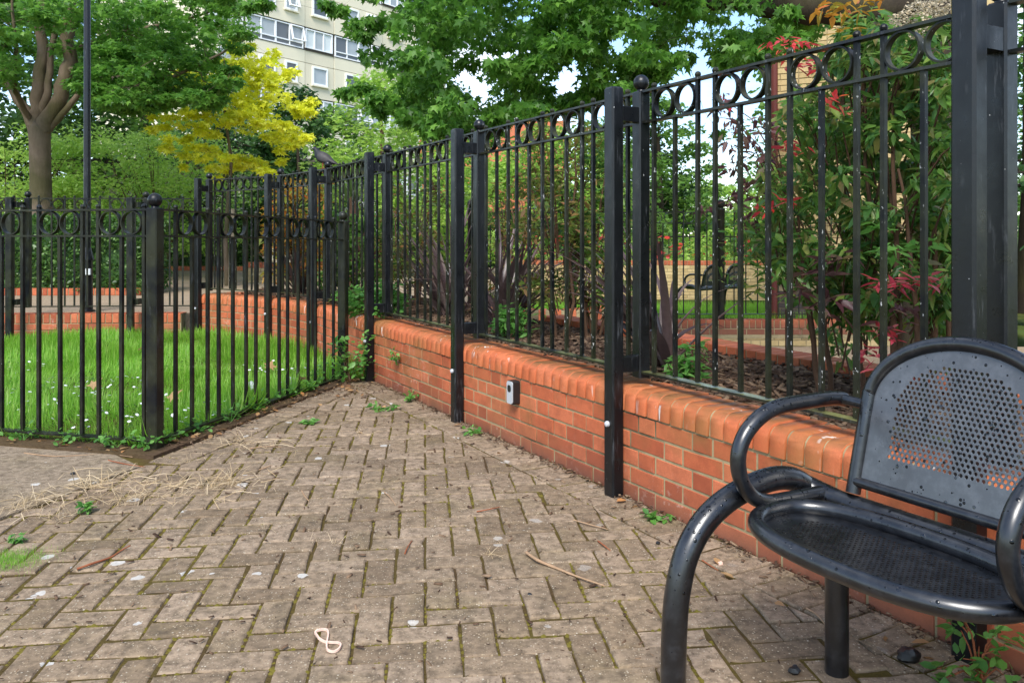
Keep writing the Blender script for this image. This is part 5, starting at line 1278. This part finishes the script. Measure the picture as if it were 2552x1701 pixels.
weed('small weed sprout beside the dry tufts',G(218,1280),14,.03,.04,.04)
weed('single weed seedling left on the mossy blocks',G(38,1350),10,.025,.03,.03)
weed('weed sprig hanging on the wall between the posts',Vector((2.487-SL*5.9,5.9,.2))+NRM*.02,16,.04,.05,.12)
weed('leafy weed on top of the wall by the third post',Vector((-1.02,6.45,.48)),60,.045,.14,.12)
for i,t_ in enumerate((.08,.35,.62,.95,1.2,1.45,1.65,1.85,2.05)):
    weed(['first','second','third','fourth','fifth','sixth','seventh','eighth','ninth'][i]+' leafy weed from the corner post under the angled lawn railing',GC+BD*t_-AD*rnd.uniform(-.03,.05)+Vector((0,0,.012)),50 if i>3 else 34,.034,.12,.10 if i<7 else .16,grp='weeds under the lawn railing')
for i,t_ in enumerate((.03,.2,.5,.8)): weed(['first','second','third','fourth'][i]+' low weed left of the corner post under the front rail',GC+AD*t_-BD*.04+Vector((0,0,.012)),34,.034,.10,.08,grp='weeds under the front rail')
# larger weed by the nearest post
wp=Vector((1.185,2.075,0)); r=thing('leafy_weed','bright green pellitory weed with oval leaves at the foot of the nearest post','weed',tuple(wp))
b=MB(); P=[];A=[]
tops=[(2385,1508),(2372,1530),(2400,1545),(2395,1570),(2490,1565),(2520,1590),(2505,1610),(2440,1610),(2350,1690),(2335,1665),(2460,1640),(2480,1655),(2420,1655),(2400,1640),(2450,1690),(2500,1680),(2380,1680),(2360,1665),(2430,1685),(2470,1600)]
for px,py in tops:
    Y=2.06+rnd.uniform(-.05,.05); e=W(px,py,Y)-wp; b.tube([(0,0,0),e*.5+Vector((rnd.gauss(0,.01),-.01,.03)),e],[.003,.0022,.0012],6,False)
    for k in range(5): P.append(tuple(wp+e+Vector((rnd.gauss(0,.016),rnd.gauss(0,.016),rnd.gauss(0,.012)))))
b.build('stem',M_TWIGR,r,True,80); P=np.array(P); N=len(P); foliage(r,T_OVAL,P,frames(N,.35,.4,.5),RNG.uniform(.022,.046,N),L_WEED,N)
# moss pad, plastic litter, stones
m_=G(15,1400,.0); n=2600; P=np.array(m_)+RNG.normal(0,1,(n,3))*np.array([.06,.05,0])+np.array([0,0,.004]); 
mp_=thing('moss_pad','bright green moss pad at the bottom left of the paving','moss',tuple(m_)); foliage(mp_,T_BLADE,P,frames(n,-1,.5,0),RNG.uniform(.008,.018,n),L_GRS,name='moss')
t=NT('clear_plastic'); t.b.inputs['Transmission Weight'].default_value=.5; M_PLA=t.fin((.75,.78,.8),.25,.5)
for x,y,s_,l_ in ((-1.82,5.75,.06,'crumpled clear plastic bottle lying in the grass by the lawn railing'),(-1.62,5.95,.05,'crumpled white plastic bag in the grass near the end post')):
    b=MB(); b.ball((0,0,0),1,18,12); b.v=[tuple(Vector(v)*(1+.35*noise.noise(Vector(v)*1.8+Vector((x,y,0))))) for v in b.v]; o=b.build('plastic_litter',M_PLA); o.location=(x,y,.07); o.scale=(s_,s_*.7,s_*.6); o.rotation_euler=(0,0,rnd.uniform(0,3)); tag(o,l_,'litter')
for px,py,s_,l_ in ((1980,1668,.016,'small black stone on the paving between the bench legs'),(2265,1632,.03,'dark lump of soil near the foot of the wall'),(1640,1352,.009,'tiny dark pebble near the front bench leg'),(1795,1403,.010,'small yellow brown stone at the wall foot'),(182,1180,.012,'black pebble on the concrete slab'),(1320,1480,.008,'tiny dark crumb on the middle of the paving')):
    b=MB(); b.ball((0,0,0),1,10,7); b.v=[tuple(Vector(v)*(1+.4*noise.noise(Vector(v)*1.5+Vector((px,0,0))))) for v in b.v]; o=b.build('stone',M_BPL if 'yellow' not in l_ else M_RUB,None,True); o.location=G(px,py,s_*.5); o.scale=(s_,s_*.8,s_*.7); tag(o,l_,'stone','loose stones on the paving')
n=1500; q=RNG.uniform(0,1,n); P=np.stack([np.zeros(n),np.zeros(n),np.full(n,.006)],1)
Yc=RNG.uniform(1.6,6.3,n); o_=np.abs(RNG.normal(0,.035,n)); P[:,0]=2.487-SL*Yc-.873*o_; P[:,1]=Yc-.488*o_
t_=RNG.uniform(0,2.2,700); u_=RNG.normal(.07,.08,700); P=np.vstack([P,np.stack([GC.x+BD.x*t_-AD.x*u_,GC.y+BD.y*t_-AD.y*u_,np.full(700,.018)],1)])
n=2200; X_=RNG.uniform(-2.4,1.4,n); Y_=RNG.uniform(1.9,6.2,n); k_=(X_+SL*Y_<2.40)&((X_-GC.x)*(-AD.x)+(Y_-GC.y)*(-AD.y)>.12); P=np.vstack([P,np.stack([X_[k_],Y_[k_],np.full(k_.sum(),.004)],1)])
P=np.vstack([P,np.stack([RNG.normal(-1.18,.16,500),RNG.normal(6.15,.22,500),np.full(500,.004)],1)]); n=len(P); tag(foliage(None,T_CHIP,P,frames(n,0,.25,.3),RNG.gamma(2,.0055,n).clip(.004,.04),M_CHIP,name='plant_litter'),kind='stuff')
